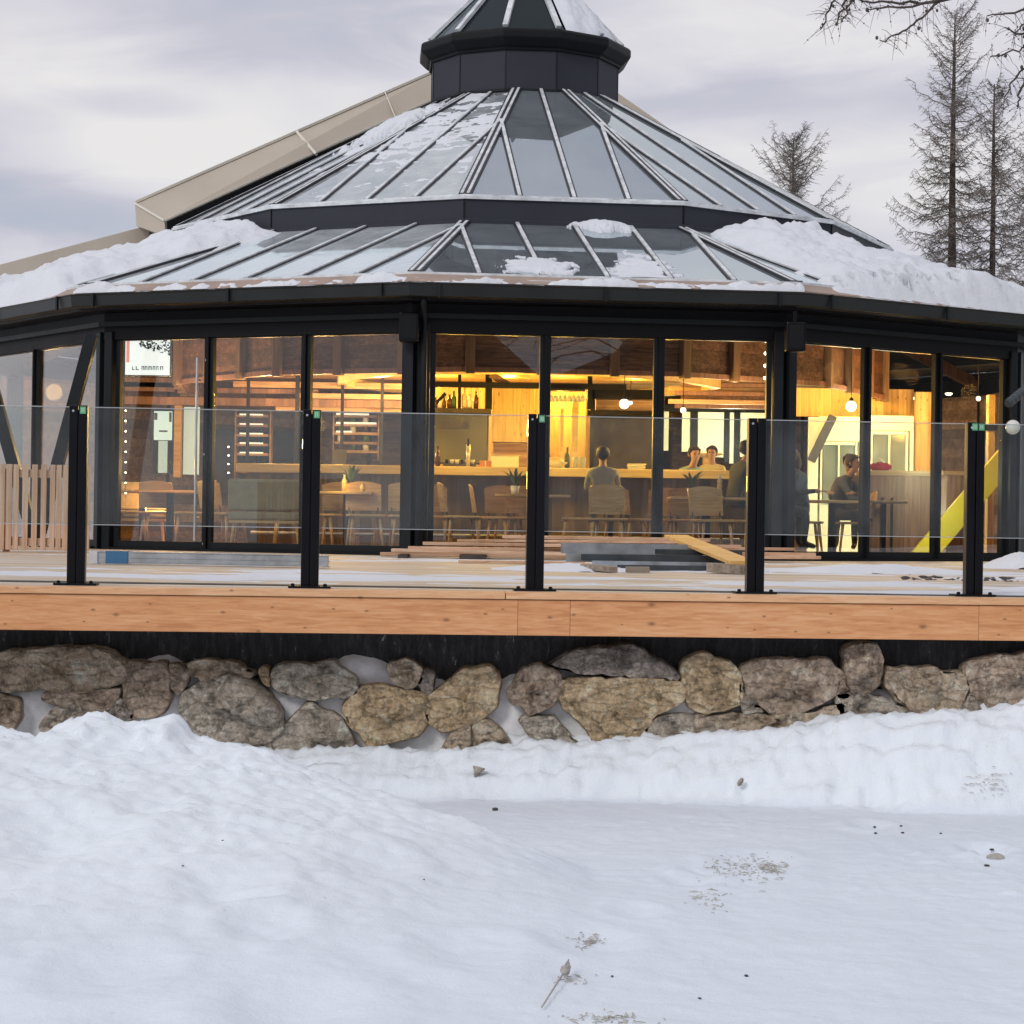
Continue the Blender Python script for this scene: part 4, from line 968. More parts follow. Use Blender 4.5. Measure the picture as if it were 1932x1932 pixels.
# kitchen block behind the bar
kit = thing('kitchen_core', 'dark metal framework of the bar island with lit yellow timber behind', 'bar island', (0, 34.2, FL))
KY = 35.2
def rect(b, x0, y0, x1, y1, Y, th=0.06, front=True):
    p = at(x0, y1, Y); q = at(x1, y0, Y)
    b.box(((p.x + q.x) / 2, Y + th / 2, (p.z + q.z) / 2), (q.x - p.x, th, q.z - p.z)); return b
b = MB(); rect(b, 795, 735, 1120, 900, KY + 0.3, 0.08); b.build('back_panel', M['goldwood'], kit)
b = MB(); rect(b, 803, 779, 922, 874, 33.2, 0.4); b.build('splashback', M['hood'], kit, bevel=0.02)
b = MB(); rect(b, 800, 771, 926, 778, 32.9, 0.75); b.build('hood_shelf', M['hearth'], kit)
b = MB(); rect(b, 834, 796, 884, 808, 33.12, 0.05); b.build('menu_strip', M['hearth'], kit)
for x, w_ in ((867, 7), (922, 14), (1113, 10), (467, 8), (560, 10), (645, 8), (720, 8)):
    b = MB(); rect(b, x - w_ / 2, 706, x + w_ / 2, 772 if x > 780 else 880, 33.0 if x > 780 else 34.5, 0.1); b.build('post', M['anthracite'], kit)
b = MB(); rect(b, 796, 725, 1182, 730, 32.85, 0.05); b.build('cross_rail', M['anthracite'], kit)
b = MB(); rect(b, 929, 727, 1008, 834, 32.9, 0.5); b.build('wall_cabinet', M['goldwood'], kit, bevel=0.01)
b = MB(); rect(b, 930, 838, 1008, 882, 34.2, 0.3); b.build('lower_cabinet', M['wall'], kit)
b = MB(); rect(b, 1030, 740, 1106, 886, 34.6, 0.2); b.build('side_panel', M['goldwood'], kit)
b = MB(); rect(b, 1056, 770, 1064, 882, 33.4, 0.1); rect(b, 1078, 752, 1092, 882, 33.4, 0.12); b.build('timber_post', M['bartop'], kit)
b = MB(); b.bar(at(925, 706, 33), at(962, 728, 33), 0.06, 0.1); b.build('brace', M['rafter'], kit)
# small things on the bar
for i, px in enumerate((1086, 1099)):
    p = at(px, 876, 30.2); p.z = CT
    t = tag(MB().lathe(p, [(0.03, 0), (0.035, 0.02), (0.042, 0.17), (0.038, 0.172), (0.03, 0.03)], 12).build('beer_glass', M['railedge'], smooth=True), 'empty glass standing on the bar, %s of a pair' % ('the one by the timber post' if i == 0 else 'the one nearer the person in grey'), 'glass', 'glasses on the bar')
p = at(952, 878, 30.2); p.z = CT
t = thing('display_box', 'bright cream display box on the bar beside the orange box', 'box', p)
b = MB(); b.box(p + Vector((0, 0, 0.085)), (0.40, 0.2, 0.17)); b.build('case', M['white'], t, bevel=0.008)
b = MB(); b.box(p + Vector((0, 0, 0.178)), (0.43, 0.23, 0.014)); b.build('lid', M['bartop'], t)
p = at(916, 880, 29.9); p.z = CT
t = thing('orange_box', 'small orange carton at the front edge of the bar', 'box', p); b = MB(); b.box(p + Vector((0, 0, 0.045)), (0.17, 0.1, 0.09)); b.build('carton', M['orange'], t, bevel=0.004)
b = MB(); b.box(p + Vector((0, -0.052, 0.045)), (0.02, 0.004, 0.088)); b.build('tape_strip', M['bartop'], t)
p = at(883, 878, 30.4); p.z = CT
t = thing('beer_tap', 'tall steel beer tap column on the bar', 'beer tap', p)
b = MB(); b.tube([p, p + Vector((0, 0, 0.34))], 0.028, 10); b.tube([p + Vector((0, 0, 0.3)), p + Vector((0, -0.1, 0.3)), p + Vector((0, -0.1, 0.24))], 0.012, 8); b.build('column', M['screw'], t, smooth=True)
b = MB(); b.tube([p + Vector((0, -0.06, 0.31)), p + Vector((0, -0.08, 0.42))], 0.014, 8); b.build('tap_lever', M['black'], t)
p = at(874, 872, 30.6); p.z = CT
t = thing('cup_tray', 'tray of white cups on the coffee machine beside the tap', 'cups', p)
b = MB(); b.box(p + Vector((-0.05, 0.1, 0.03)), (0.48, 0.3, 0.06)); b.build('tray', M['hood'], t)
for i in range(6):
    b = MB(); b.lathe(p + Vector((-0.24 + i * 0.075, 0.02, 0.06)), [(0.02, 0), (0.032, 0.06), (0.028, 0.06), (0.018, 0.01)], 10); b.build('cup', M['ceramic'] if i % 3 else M['black'], t, smooth=True)
p = at(1046, 878, 30.4); p.z = CT
t = thing('bread_bowl', 'wide white bowl on the bar behind the middle post', 'bowl', p)
b = MB(); b.lathe(p, [(0.08, 0), (0.19, 0.09), (0.19, 0.10), (0.17, 0.10), (0.07, 0.02)], 18); b.build('bowl', M['ceramic'], t, smooth=True)
b = MB(); b.sphere(p + Vector((0, 0, 0.1)), 0.14, 8, (1, 1, 0.55)); b.build('loaf', M['bartop'], t, smooth=True)
for i, (px, m_) in enumerate(((1034, 'brownglass'), (1070, 'greenglass'), (806 + 20, 'brownglass'))):
    p = at(px, 876, 30.7); p.z = CT
    tag(MB().lathe(p, [(0.036, 0), (0.038, 0.2), (0.014, 0.25), (0.014, 0.31), (0.017, 0.31), (0.017, 0.325)], 12).build('bottle', M[m_], smooth=True), ('brown bottle on the bar beside the bread bowl', 'green bottle on the bar left of the glasses', 'brown bottle at the left end of the splashback')[i], 'bottle', 'bottles on the bar')
labs = ['tall dark bottle in the row on the hood shelf, nearest the left column', 'green bottle in the row on the hood shelf', 'amber bottle in the row on the hood shelf', 'pale bottle in the row on the hood shelf beside the steel post', 'brown bottle at the right end of the hood shelf']
for i, px in enumerate((848, 856, 876, 886, 898)):
    p = at(px, 770.5, 33.05); h_ = 0.22 + 0.05 * (i % 3)
    tag(MB().lathe(p, [(0.04, 0), (0.042, h_ * 0.6), (0.016, h_ * 0.75), (0.016, h_)], 10).build('bottle', M[('brownglass', 'greenglass', 'bartop', 'ceramic', 'brownglass')[i]], smooth=True), labs[i], 'bottle', 'bottles on the hood shelf')
t = thing('glass_rack', 'rack of upturned glasses hanging over the bar right of the light timber cabinet', 'rack', at(1060, 735, 32.6))
b = MB(); rect(b, 1034, 733, 1104, 736, 32.6, 0.3); b.build('rail', M['anthracite'], t)
for i in range(8):
    p = at(1040 + i * 8.5, 737, 32.65); b = MB(); b.lathe(p + Vector((0, 0, -0.17)), [(0.035, 0), (0.03, 0.08), (0.006, 0.1), (0.006, 0.15), (0.03, 0.16)], 10); b.build('glass', M['railedge'], t, smooth=True)
t = thing('cloth_stack', 'folded white napkins stacked on the bar right of the person in grey', 'napkins', at(1200, 878, 30.2))
for i in range(4):
    p = at(1200, 878, 30.2); p.z = CT + 0.012 + 0.022 * i; b = MB(); b.box(p + Vector((0.01 * (i % 2), 0, 0)), (0.24, 0.18, 0.018), 0.05 * i); b.build('napkin', M['ceramic'], t, bevel=0.005)
p = at(640, 880, 30.3); p.z = CT
t = thing('menu_holder', 'small dark menu board standing on the left part of the bar', 'menu board', p)
b = MB(); b.box(p + Vector((0, 0, 0.12)), (0.2, 0.02, 0.22), 0, -0.15); b.build('board', M['hearth'], t)
b = MB(); b.box(p + Vector((0, 0, 0.01)), (0.12, 0.1, 0.02)); b.build('foot', M['bartop'], t)
b = MB(); rt_ = [at(843, 756, 32.95), at(862, 742, 32.95), at(880, 712, 32.95)]
t = thing('bottle_rack', 'dark slanted bottle rack on the shelf over the splashback', 'rack', at(840, 770, 33.0))
b.bar(at(815, 769, 33.0), at(841, 742, 33.0), 0.05, 0.05); b.build('rack_arm', M['anthracite'], t)
for i, px in enumerate((822, 830, 838)):
    p = at(px, 770, 33.0); b = MB(); b.lathe(p, [(0.03, 0), (0.03, 0.1), (0.012, 0.14), (0.012, 0.17)], 8); b.build('bottle', M['brownglass'] if i != 1 else M['ceramic'], t, smooth=True)
# chimney
hp = thing('chimney_breast', 'sooty dark stone chimney behind the person in grey', 'chimney', at(1172, 890, 33.4))
b = MB(); rect(b, 1113, 785, 1243, 1010, 33.6, 0.8); b.build('stone_body', M['hearth'], hp, bevel=0.04)
b = MB(); rect(b, 1106, 736, 1246, 752, 33.2, 0.3); rect(b, 1112, 736, 1122, 890, 33.2, 0.12); rect(b, 1108, 776, 1246, 783, 33.3, 0.5); b.build('hood_frame', M['black'], hp)
b = MB(); rect(b, 1124, 754, 1243, 775, 33.5, 0.2); b.build('hood_cladding', M['wall'], hp)
# shelves on the left wall
shf = thing('back_shelf', 'tall shelf with glowing reflection strips and jars at the left of the bar', 'shelf', at(480, 985, 36.5))
b = MB(); rect(b, 440, 775, 446, 985, 36.5, 0.3); rect(b, 506, 775, 512, 985, 36.5, 0.3); b.build('side_panel', M['wall'], shf)
for y in (783, 801, 819, 837, 855):
    b = MB(); rect(b, 446, y, 506, y + 4, 36.5, 0.3); sh = b.build('shelf_board', M['wall'], shf)
    b = MB(); rect(b, 452, y - 2, 496, y, 36.45, 0.04); b.build('reflection_strip', M['glowstrip'], sh)
shf2 = thing('back_shelf', 'wall shelf with glowing reflection strips between the bar posts on the left', 'shelf', at(668, 860, 36.5))
b = MB(); rect(b, 627, 770, 631, 868, 36.5, 0.3); rect(b, 712, 770, 716, 868, 36.5, 0.3); b.build('side_panel', M['wall'], shf2)
for i, y in enumerate((783, 800, 816, 834, 850)):
    b = MB(); rect(b, 631, y, 712, y + 4, 36.5, 0.3); sh = b.build('shelf_board', M['wall'], shf2)
    if i < 3:
        b = MB(); rect(b, 634, y - 3, 634 + (62, 76, 30)[i], y - 0.5, 36.45, 0.04); b.build('reflection_strip', M['glowstrip'], sh)
    for q in range(3):
        p = at(642 + q * 24, y, 36.6); b = MB(); b.lathe(p, [(0.05, 0), (0.055, 0.1), (0.03, 0.13)], 8); b.build('jar', (M['ceramic'], M['brownglass'], M['greenglass'])[(q + i) % 3], sh, smooth=True)
# wood slat screen above the left shelves
b = MB()
sl = thing('slatted_ceiling_screen', 'stack of horizontal timber slats hanging over the bar on the left', 'screen', at(500, 740, 35))
for i, (y, x0, x1) in enumerate(((714, 235, 400), (724, 440, 780), (735, 410, 600), (745, 560, 790), (756, 235, 790), (768, 520, 770), (731, 236, 330))):
    b = MB(); rect(b, x0, y, x1, y + 6, 35.0 + 0.15 * (i % 3), 0.14); b.build('slat', M['lumber'] if i % 2 else M['redpanel'], sl)
sl2 = thing('slatted_ceiling_screen', 'stepped reddish timber slats above the three pale windows', 'screen', at(1360, 740, 35))
for i in range(8):
    b = MB(); rect(b, 1262 + (i % 3) * 12, 708 + i * 8, 1452, 713 + i * 8, 34.6 + 0.2 * (i % 2), 0.16); b.build('slat', M['redpanel'] if i % 3 else M['lumber'], sl2)
# white boards standing in for daylit windows, and the white partition on the right
pw = thing('white_window_boards', 'row of white boards in place of daylit windows behind the bar on the right', 'window panel', at(1370, 860, 37))
for x0, x1, y1, m_ in ((1252, 1262, 850, 'white'), (1286, 1303, 852, 'white'), (1316, 1366, 862, 'white'), (1376, 1385, 874, 'white'), (1396, 1452, 862, 'white')):
    b = MB(); rect(b, x0, 776, x1, y1, 37.0, 0.04); f_ = b.build('panel', M[m_], pw)
b = MB(); rect(b, 1244, 768, 1462, 776, 36.95, 0.1); rect(b, 1303, 776, 1316, 872, 36.95, 0.1); rect(b, 1366, 776, 1376, 872, 36.95, 0.1); rect(b, 1385, 776, 1396, 872, 36.95, 0.1); b.build('frame', M['anthracite'], pw)
wp = thing('white_partition', 'white painted partition with grey-green windows seen through the right panes', 'partition', at(1620, 1040, 33.2))
b = MB(); rect(b, 1523, 787, 1545, 1044, 33.2, 0.1); rect(b, 1545, 787, 1640, 832, 33.2, 0.1); rect(b, 1545, 952, 1640, 1044, 33.2, 0.1); rect(b, 1620, 832, 1640, 952, 33.2, 0.1)
rect(b, 1640, 785, 1724, 812, 33.2, 0.1); rect(b, 1716, 812, 1724, 900, 33.2, 0.1); rect(b, 1640, 900, 1724, 1044, 33.2, 0.1); b.build('panel', M['white'], wp)
for x0, y0, x1, y1 in ((1547, 834, 1618, 950), (1642, 814, 1714, 898)):
    b = MB(); rect(b, x0, y0, x0 + 5, y1, 33.16, 0.08); rect(b, x1 - 5, y0, x1, y1, 33.16, 0.08); rect(b, x0 + 5, y0, x1 - 5, y0 + 5, 33.16, 0.08); rect(b, x0 + 5, y1 - 5, x1 - 5, y1, 33.16, 0.08); rect(b, (x0 + x1) / 2 - 2, y0 + 5, (x0 + x1) / 2 + 2, y1 - 5, 33.16, 0.06)
    f_ = b.build('window_frame', M['white'], wp)
    b = MB(); rect(b, x0 + 5, y0 + 5, x1 - 5, y1 - 5, 33.24, 0.02); b.build('pane', M['greyglass'], f_)
b = MB(); b.bar(at(1530, 870, 32.9), at(1572, 785, 32.9), 0.13, 0.1, (0, 1, 0)); b.build('brace', M['chairdark'], wp)
b = MB(); rect(b, 1724, 740, 1772, 1040, 33.3, 0.15); rect(b, 1500, 735, 1724, 785, 33.9, 0.15); b.build('timber_lining', M['goldwood'], wp)
# brown panelled counter at the right
rc = thing('panelled_counter', 'reddish-brown panelled counter inside the right windows', 'counter', at(1705, 1045, 29.3))
b = MB(); rect(b, 1638, 896, 1772, 1046, 29.3, 0.5); rect(b, 1784, 896, 1836, 1050, 29.8, 0.4); b.build('front', M['redpanel'], rc)
b = MB(); rect(b, 1630, 889, 1776, 896, 29.2, 0.7); rect(b, 1780, 889, 1840, 896, 29.7, 0.5); b.build('top', M['tabletop'], rc)
b = MB(); rect(b, 1666, 938, 1672, 1044, 29.24, 0.05); rect(b, 1684, 938, 1690, 1044, 29.24, 0.05); b.build('batten', M['rafter'], rc)
p = at(1661, 889, 29.3)
t = thing('red_bag', 'crumpled red bag lying on the brown counter', 'bag', p)
b = MB(); b.sphere(p + Vector((0, 0, 0.06)), 0.16, 8, (1, 0.7, 0.42)); M['redcloth'] = plain('red_cloth', (0.36, 0.02, 0.035), 0.8, 0, 0.3, 9); b.build('body', M['redcloth'], t, smooth=True)
b = MB(); b.tube([p + Vector((-0.08, -0.05, 0.1)), p + Vector((-0.03, -0.06, 0.18)), p + Vector((0.05, -0.05, 0.11))], 0.012, 6); b.build('handle', M['ceramic'], t, smooth=True)
# yellow brace inside the right windows
t = thing('yellow_brace', 'bright yellow diagonal brace inside the right end windows', 'brace', at(1735, 1056, 29.0))
b = MB(); b.bar(at(1722, 1072, 29.0), at(1900, 862, 29.6), 0.31, 0.12, (0, 1, 0)); b.build('beam', M['yellow'], t, bevel=0.01)
b = MB(); b.box(at(1722, 1056, 29.05), (0.5, 0.3, 0.05)); b.build('foot_plate', M['anthracite'], t)
t = thing('corner_post', 'gold-lit timber post with metal brackets at the far right window', 'post', at(1871, 1050, 30.5))
b = MB(); rect(b, 1862, 745, 1878, 1050, 30.5, 0.18); b.build('timber', M['goldwood'], t)
b = MB(); rect(b, 1858, 800, 1882, 812, 30.46, 0.26); b.build('bracket', M['black'], t)
# lit poster screen
t = thing('lit_notice_screen', 'bright white notice screen with a red stripe and dark print hanging in the left window', 'screen', at(278, 708, 28.2))
b = MB(); rect(b, 234, 637, 323, 709, 28.2, 0.06); b.build('housing', M['anthracite'], t)
b = MB(); rect(b, 236, 639, 321, 707, 28.19, 0.008); fc_ = b.build('lit_face', emit('lit_screen_face', (0.93, 1.0, 0.98), 0.95), t)
b = MB(); rect(b, 238, 642, 245, 684, 28.18, 0.006); b.build('red_stripe', emit('lit_red', (0.95, 0.35, 0.28), 0.75), fc_)
M['ink'] = plain('dark_print', (0.08, 0.11, 0.10), 0.5)
b = MB(); r2 = random.Random(5)
for i in range(150):
    x = 262 + 58 * r2.random(); y = 640 + 30 * r2.random() * (0.4 + 0.6 * (x - 262) / 58); s_ = 1.0 + 2.2 * r2.random()
    rect(b, x, y, x + s_ * 1.2, y + s_, 28.18, 0.005)
b.build('picture_print', M['ink'], fc_)
b = MB()
for x, w_ in ((249, 5), (256, 6), (267, 5), (273, 5), (280, 6), (288, 5), (295, 4), (302, 6)):
    rect(b, x, 691, x + w_ * 0.3, 698, 28.18, 0.005); rect(b, x, 696.5, x + w_, 698, 28.18, 0.005) if x < 257 else rect(b, x, 691, x + w_, 692.6, 28.18, 0.005)
    rect(b, x + w_ * 0.7, 692.7, x + w_, 698, 28.18, 0.005) if x >= 257 else None
b.build('line_of_print', M['ink'], fc_)
b = MB(); b.bar(at(250, 637, 28.2), at(250, 612, 28.2), 0.02, 0.02); b.bar(at(306, 637, 28.2), at(306, 612, 28.2), 0.02, 0.02); b.build('hanger', M['anthracite'], t)
# rear window opening, its daylight put in as glowing faces
t = thing('glowing_rear_window', 'narrow pale rear window glowing in place of daylight behind the left door', 'notice', at(308, 860, 36.0))
b = MB(); rect(b, 288, 772, 327, 893, 36.0, 0.06); b.build('frame', M['anthracite'], t)
b = MB(); rect(b, 290, 776, 325, 830, 35.97, 0.02); f_ = b.build('lit_face', emit('rear_window_glow', (0.72, 0.93, 0.93), 0.7), t)
b = MB(); rect(b, 298, 832, 316, 892, 35.97, 0.02); b.build('lower_panel', emit('rear_window_glow_low', (0.55, 0.72, 0.73), 0.5), t)
b = MB(); rect(b, 291, 779, 297, 792, 35.96, 0.008); rect(b, 319, 778, 324, 796, 35.96, 0.008); rect(b, 300, 812, 316, 815, 35.96, 0.008); b.build('dark_print', M['ink'], f_)
t = tag(rect(MB(), 327, 765, 342, 900, 35.6, 0.14).build('timber_post', M['board']), 'orange timber post beside the glowing rear window', 'post')
t = tag(rect(MB(), 345, 768, 377, 895, 36.2, 0.03).build('frosted_window', emit('daylight_glow_face', (0.62, 0.78, 0.80), 0.48)), 'pale blue frosted window whose own glow stands in for daylight behind the door handle', 'window')  # panel glows by itself in place of daylight behind it

# bulbs: strings, pendants, ceiling spots
def string_lights(px, y0, y1, n, Y, lab, off=0):
    t = thing('string_lights', lab, 'string lights', at(px, y0, Y))
    b = MB(); b.tube([at(px + off * i / n, y0 + (y1 - y0) * i / n, Y) for i in range(n + 1)], 0.004, 4); b.build('wire', M['black'], t)
    for i in range(n):
        b = MB(); b.sphere(at(px + off * (i + 0.5) / n, y0 + (y1 - y0) * (i + 0.5) / n, Y), 0.022 if px > 1000 else 0.010, 6); b.build('bulb', M['bulb'], t, smooth=True)
string_lights(237, 765, 940, 9, 28.0, 'vertical string of small bulbs at the left edge of the door pane')
string_lights(431, 835, 900, 4, 31.0, 'short string of small bulbs beside the left back shelf')
string_lights(1446, 632, 725, 4, 27.5, 'string of bright bulbs hanging by the column right of the middle windows', off=-3)
for px, py, Y, r, lab in ((1178, 762, 31.5, 0.075, 'round white pendant globe in front of the chimney'), (1606, 766, 31.5, 0.08, 'large white globe pendant in front of the white partition'), (1289, 774, 32, 0.045, 'tiny pendant bulb beside the pale windows'), (1190, 760, 33.0, 0.03, 'tiny pendant bulb just right of the chimney globe'), (1846, 752, 29.8, 0.035, 'small pendant bulb by the gold-lit post')):
    p = at(px, py, Y); t = thing('pendant_lamp', lab, 'lamp', p, 'pendant lamps')
    b = MB(); b.sphere(p, r, 10); b.build('globe', M['globe'], t, smooth=True)
    b = MB(); b.tube([p + Vector((0, 0, r * 0.95)), (p.x, p.y, zz(2.35))], 0.006, 5); b.build('cord', M['black'], t)
    b = MB(); b.lathe(p + Vector((0, 0, r * 0.9)), [(r * 0.4, 0), (r * 0.35, r * 0.5), (0.01, r * 0.7)], 8); b.build('cap', M['black'], t)
spots = [(1500, 761, 'just left of the white partition'), (1574, 758, 'over the left part of the white partition'), (1648, 753, 'over the right part of the white partition'), (1724, 747, 'over the brown counter'), (1790, 739, 'left of the gold-lit post'), (1893, 721, 'at the far right end'), (618, 739, 'over the left shelves'), ]
for px, py, where in spots:
    q = at(px, py, 10); t_ = (zz(2.335) - EYE) / (q.z - EYE); p = Vector((q.x * t_, q.y * t_, zz(2.34)))
    t = thing('ceiling_spot', 'small round ceiling spot %s' % where, 'ceiling light', p, 'ceiling spots')
    b = MB(); b.lathe(p + Vector((0, 0, -0.03)), [(0.085, 0), (0.09, 0.02), (0.09, 0.028)], 12); b.build('ring', M['anthracite'], t)
    b = MB(); b.sphere(p + Vector((0, 0, -0.035)), 0.06, 6, (1, 1, 0.6)); b.build('lens', M['spot'], t, smooth=True)

# tables, chairs, benches
def make_table():
    t = thing('dining_table', 'x', 'table', (0, 0, 0))
    b = MB(); b.box((0, 0, 0.745), (0.85, 0.8, 0.035)); b.build('table_top', M['tabletop'], t, bevel=0.006)
    b = MB(); b.box((0, 0, 0.37), (0.1, 0.1, 0.71)); b.build('pedestal', M['black'], t, bevel=0.005)
    b = MB(); b.box((0, 0, 0.01), (0.5, 0.5, 0.018)); b.build('base', M['black'], t)
    return t
def make_chair():
    t = thing('wooden_chair', 'x', 'chair', (0, 0, 0))
    b = MB(); b.box((0, 0, 0.455), (0.46, 0.44, 0.035)); b.build('seat', M['chair'], t, bevel=0.012)
    b = MB()
    for i in range(7):                                    # curved plank back with an open grip
        x0 = -0.23 + 0.46 * i / 7; x1 = x0 + 0.46 / 7
        y = lambda x: 0.21 + 0.035 * (1 - (x / 0.23) ** 2)
        zt_ = lambda x: 0.86 + 0.04 * (1 - (x / 0.23) ** 2)
        b.hexa([(x0, y(x0), 0.52), (x1, y(x1), 0.52), (x1, y(x1) + 0.022, 0.52), (x0, y(x0) + 0.022, 0.52), (x0, y(x0) + 0.06, zt_(x0)), (x1, y(x1) + 0.06, zt_(x1)), (x1, y(x1) + 0.082, zt_(x1)), (x0, y(x0) + 0.082, zt_(x0))])
    b.build('backrest', M['chair'], t)
    for sx_, sy_ in ((-1, -1), (1, -1), (1, 1), (-1, 1)):
        b = MB(); b.tube([(sx_ * 0.17, sy_ * 0.16, 0.44), (sx_ * 0.22, sy_ * 0.21, 0.0)], [0.022, 0.014], 8); b.build('leg', M['chair'], t, smooth=True)
    b = MB(); b.tube([(-0.18, 0.19, 0.44), (-0.19, 0.24, 0.56)], 0.014, 6); b.tube([(0.18, 0.19, 0.44), (0.19, 0.24, 0.56)], 0.014, 6); b.build('back_support', M['chairdark'], t)
    return t
def make_bench():
    t = thing('upholstered_bench', 'x', 'bench', (0, 0, 0))
    b = MB(); b.box((0, 0, 0.43), (1.0, 0.5, 0.11)); b.build('seat', M['cloth'], t, bevel=0.03)
    b = MB(); b.box((0, -0.23, 0.70), (1.0, 0.09, 0.40), 0, 0.10); b.build('backrest', M['cloth'], t, bevel=0.03)
    b = MB(); b.box((0, 0, 0.355), (0.96, 0.46, 0.035)); b.build('frame', M['chair'], t)
    for sx_, sy_ in ((-1, -1), (1, -1), (1, 1), (-1, 1)):
        b = MB(); b.tube([(sx_ * 0.42, sy_ * 0.18, 0.34), (sx_ * 0.46, sy_ * 0.21, 0)], [0.024, 0.016], 8); b.build('leg', M['chair'], t)
    return t
def place(proto, used, px, Y, rz, label, group, sx_=1.0):
    o = proto if not used else copy_tree(proto)
    used.append(1)
    o.location = (px_x(px, Y), Y, FL); o.rotation_euler.z = R_(rz); o.scale = (sx_, 1, 1)
    o['label'] = label; o['group'] = group
    return o
tb, cb2, bb = make_table(), make_chair(), make_bench(); ut, uc, ub = [], [], []
for px, Y, s_, lab in ((322, 28.9, 0.95, 'small wooden table behind the left glass door'), (655, 27.7, 0.82, 'square wooden table with a pot plant left of the middle column'), (1005, 27.8, 1.15, 'wooden table with a plant right behind the middle railing post'), (1332, 27.9, 1.15, 'wooden table with a candlestick in front of the seated man in the dark jacket'), (1570, 29.2, 0.85, 'wooden table in front of the white partition'), (1668, 28.7, 0.6, 'narrow wooden table in front of the brown counter'), (270, 29.9, 0.9, 'low wooden table at the back left corner')):
    place(tb, ut, px, Y, 0, lab, 'tables along the windows', s_)
for px, Y, rz, lab in ((250, 28.4, 95, 'chair at the left end of the table behind the glass door'), (362, 28.2, -80, 'chair at the right end of the table behind the glass door'), (300, 29.6, 180, 'chair behind the table at the glass door'), (600, 27.5, 95, 'chair left of the table with the pot plant'), (690, 27.2, 10, 'chair with its seat toward the glass near the pot plant table'), (738, 28.2, -90, 'chair right of the pot plant table'), (872, 27.4, 100, 'single wooden chair facing right, just right of the middle column'), (930, 28.3, 90, 'chair at the left side of the table behind the middle railing post'), (1092, 27.8, -90, 'chair at the right side of the table behind the middle railing post'), (1150, 27.3, 170, 'wide-backed chair below the person in grey'), (1215, 27.7, 90, 'chair left of the candlestick table'), (1420, 27.2, -70, 'chair right of the candlestick table by the fourth railing post'), (1520, 28.4, 90, 'chair in front of the white partition'), (1610, 29.0, -90, 'chair between the white partition and the brown counter'), (985, 29.2, 180, 'bar chair at the counter behind the middle railing post'), (820, 29.2, 170, 'bar chair at the counter right of the middle column'), (1250, 29.2, 185, 'bar chair at the counter right of the person in grey'), (770, 27.3, 8, 'chair with its back to the pane just left of the middle column'), (640, 28.6, 185, 'chair behind the pot plant table facing the glass'), (1290, 28.9, 180, 'chair behind the candlestick table facing the glass'), (1180, 28.6, 30, 'chair turned sideways below the chimney'), (425, 27.9, 60, 'chair by the mullion right of the glass door'), (550, 28.7, 190, 'chair in front of the bar behind the bench'), (955, 29.3, 165, 'second bar chair at the counter left of the middle railing post'), (1345, 27.1, 15, 'chair with its back to the glass at the candlestick table')):
    place(cb2, uc, px, Y, rz, lab, 'wooden chairs inside the pavilion')
for px, Y, rz, s_, lab in ((505, 27.3, 0, 0.95, 'grey upholstered bench with its back to the second window pane'), (255, 30.6, 180, 1.0, 'grey bench at the back behind the glass door')):
    place(bb, ub, px, Y, rz, lab, 'upholstered benches', s_)
# pot plants and bottles on the tables
def pot_plant(px, Y, lab, sd):
    r3 = random.Random(sd); p = Vector((px_x(px, Y), Y, FL + 0.763)); t = thing('pot_plant', lab, 'plant', p)
    b = MB(); b.lathe(p, [(0.045, 0), (0.06, 0.11), (0.05, 0.11), (0.04, 0.02)], 12); b.build('pot', M['ceramic'], t, smooth=True)
    b = MB()
    for i in range(16):
        a = r3.random() * 6.28; l = 0.14 + 0.12 * r3.random(); s_ = 0.06 + 0.14 * r3.random()
        q = p + Vector((0, 0, 0.1)); m_ = q + Vector((math.cos(a) * s_ * 0.5, math.sin(a) * s_ * 0.5, l * 0.7)); e = q + Vector((math.cos(a) * s_, math.sin(a) * s_, l)); w_ = Vector((-math.sin(a), math.cos(a), 0.3)) * 0.022
        b.add([q, m_ - w_, e, m_ + w_], [(0, 1, 2, 3)])
    b.build('leaves', M['leaf'], t)
pot_plant(664, 27.55, 'leafy pot plant on the table left of the middle column', 3); pot_plant(972, 27.6, 'leafy pot plant on the table behind the middle railing post', 8); pot_plant(1305, 27.7, 'small plant on the table with the candlestick', 12)
for px, Y, lab in ((650, 27.5, 'clear bottle beside the pot plant left of the middle column'), (684, 27.5, 'short jar beside the pot plant left of the middle column')):
    p = Vector((px_x(px, Y), Y, FL + 0.763)); h_ = 0.22 if 'bottle' in lab else 0.12
    tag(MB().lathe(p, [(0.035, 0), (0.036, h_ * 0.6), (0.016, h_ * 0.8), (0.016, h_), (0.012, h_)], 10).build('bottle' if h_ > 0.2 else 'jar', M['bartop'], smooth=True), lab, 'bottle' if h_ > 0.2 else 'jar')
p = Vector((px_x(1358, 27.7), 27.7, FL + 0.763)); t = thing('candlestick', 'turned wooden candlestick on the table before the man in the dark jacket', 'candlestick', p)
b = MB(); b.lathe(p, [(0.06, 0), (0.03, 0.03), (0.02, 0.1), (0.035, 0.14), (0.025, 0.2), (0.045, 0.22)], 12); b.build('stem', M['bartop'], t, smooth=True)
b = MB(); b.lathe(p + Vector((0, 0, 0.22)), [(0.018, 0), (0.018, 0.07)], 8); b.build('candle', M['ceramic'], t)
t = thing('umbrella_shelf', 'round mushroom-shaped timber column head behind the bar', 'column', at(1332, 890, 33.5))
b = MB(); rect(b, 1326, 862, 1342, 890, 33.5, 0.14); b.build('stem', M['board'], t)
p = at(1334, 858, 33.57); b = MB(); b.lathe(p + Vector((0, 0, -0.05)), [(0.08, 0), (0.26, 0.06), (0.25, 0.08), (0.1, 0.11)], 16); b.build('head', M['bartop'], t, smooth=True)

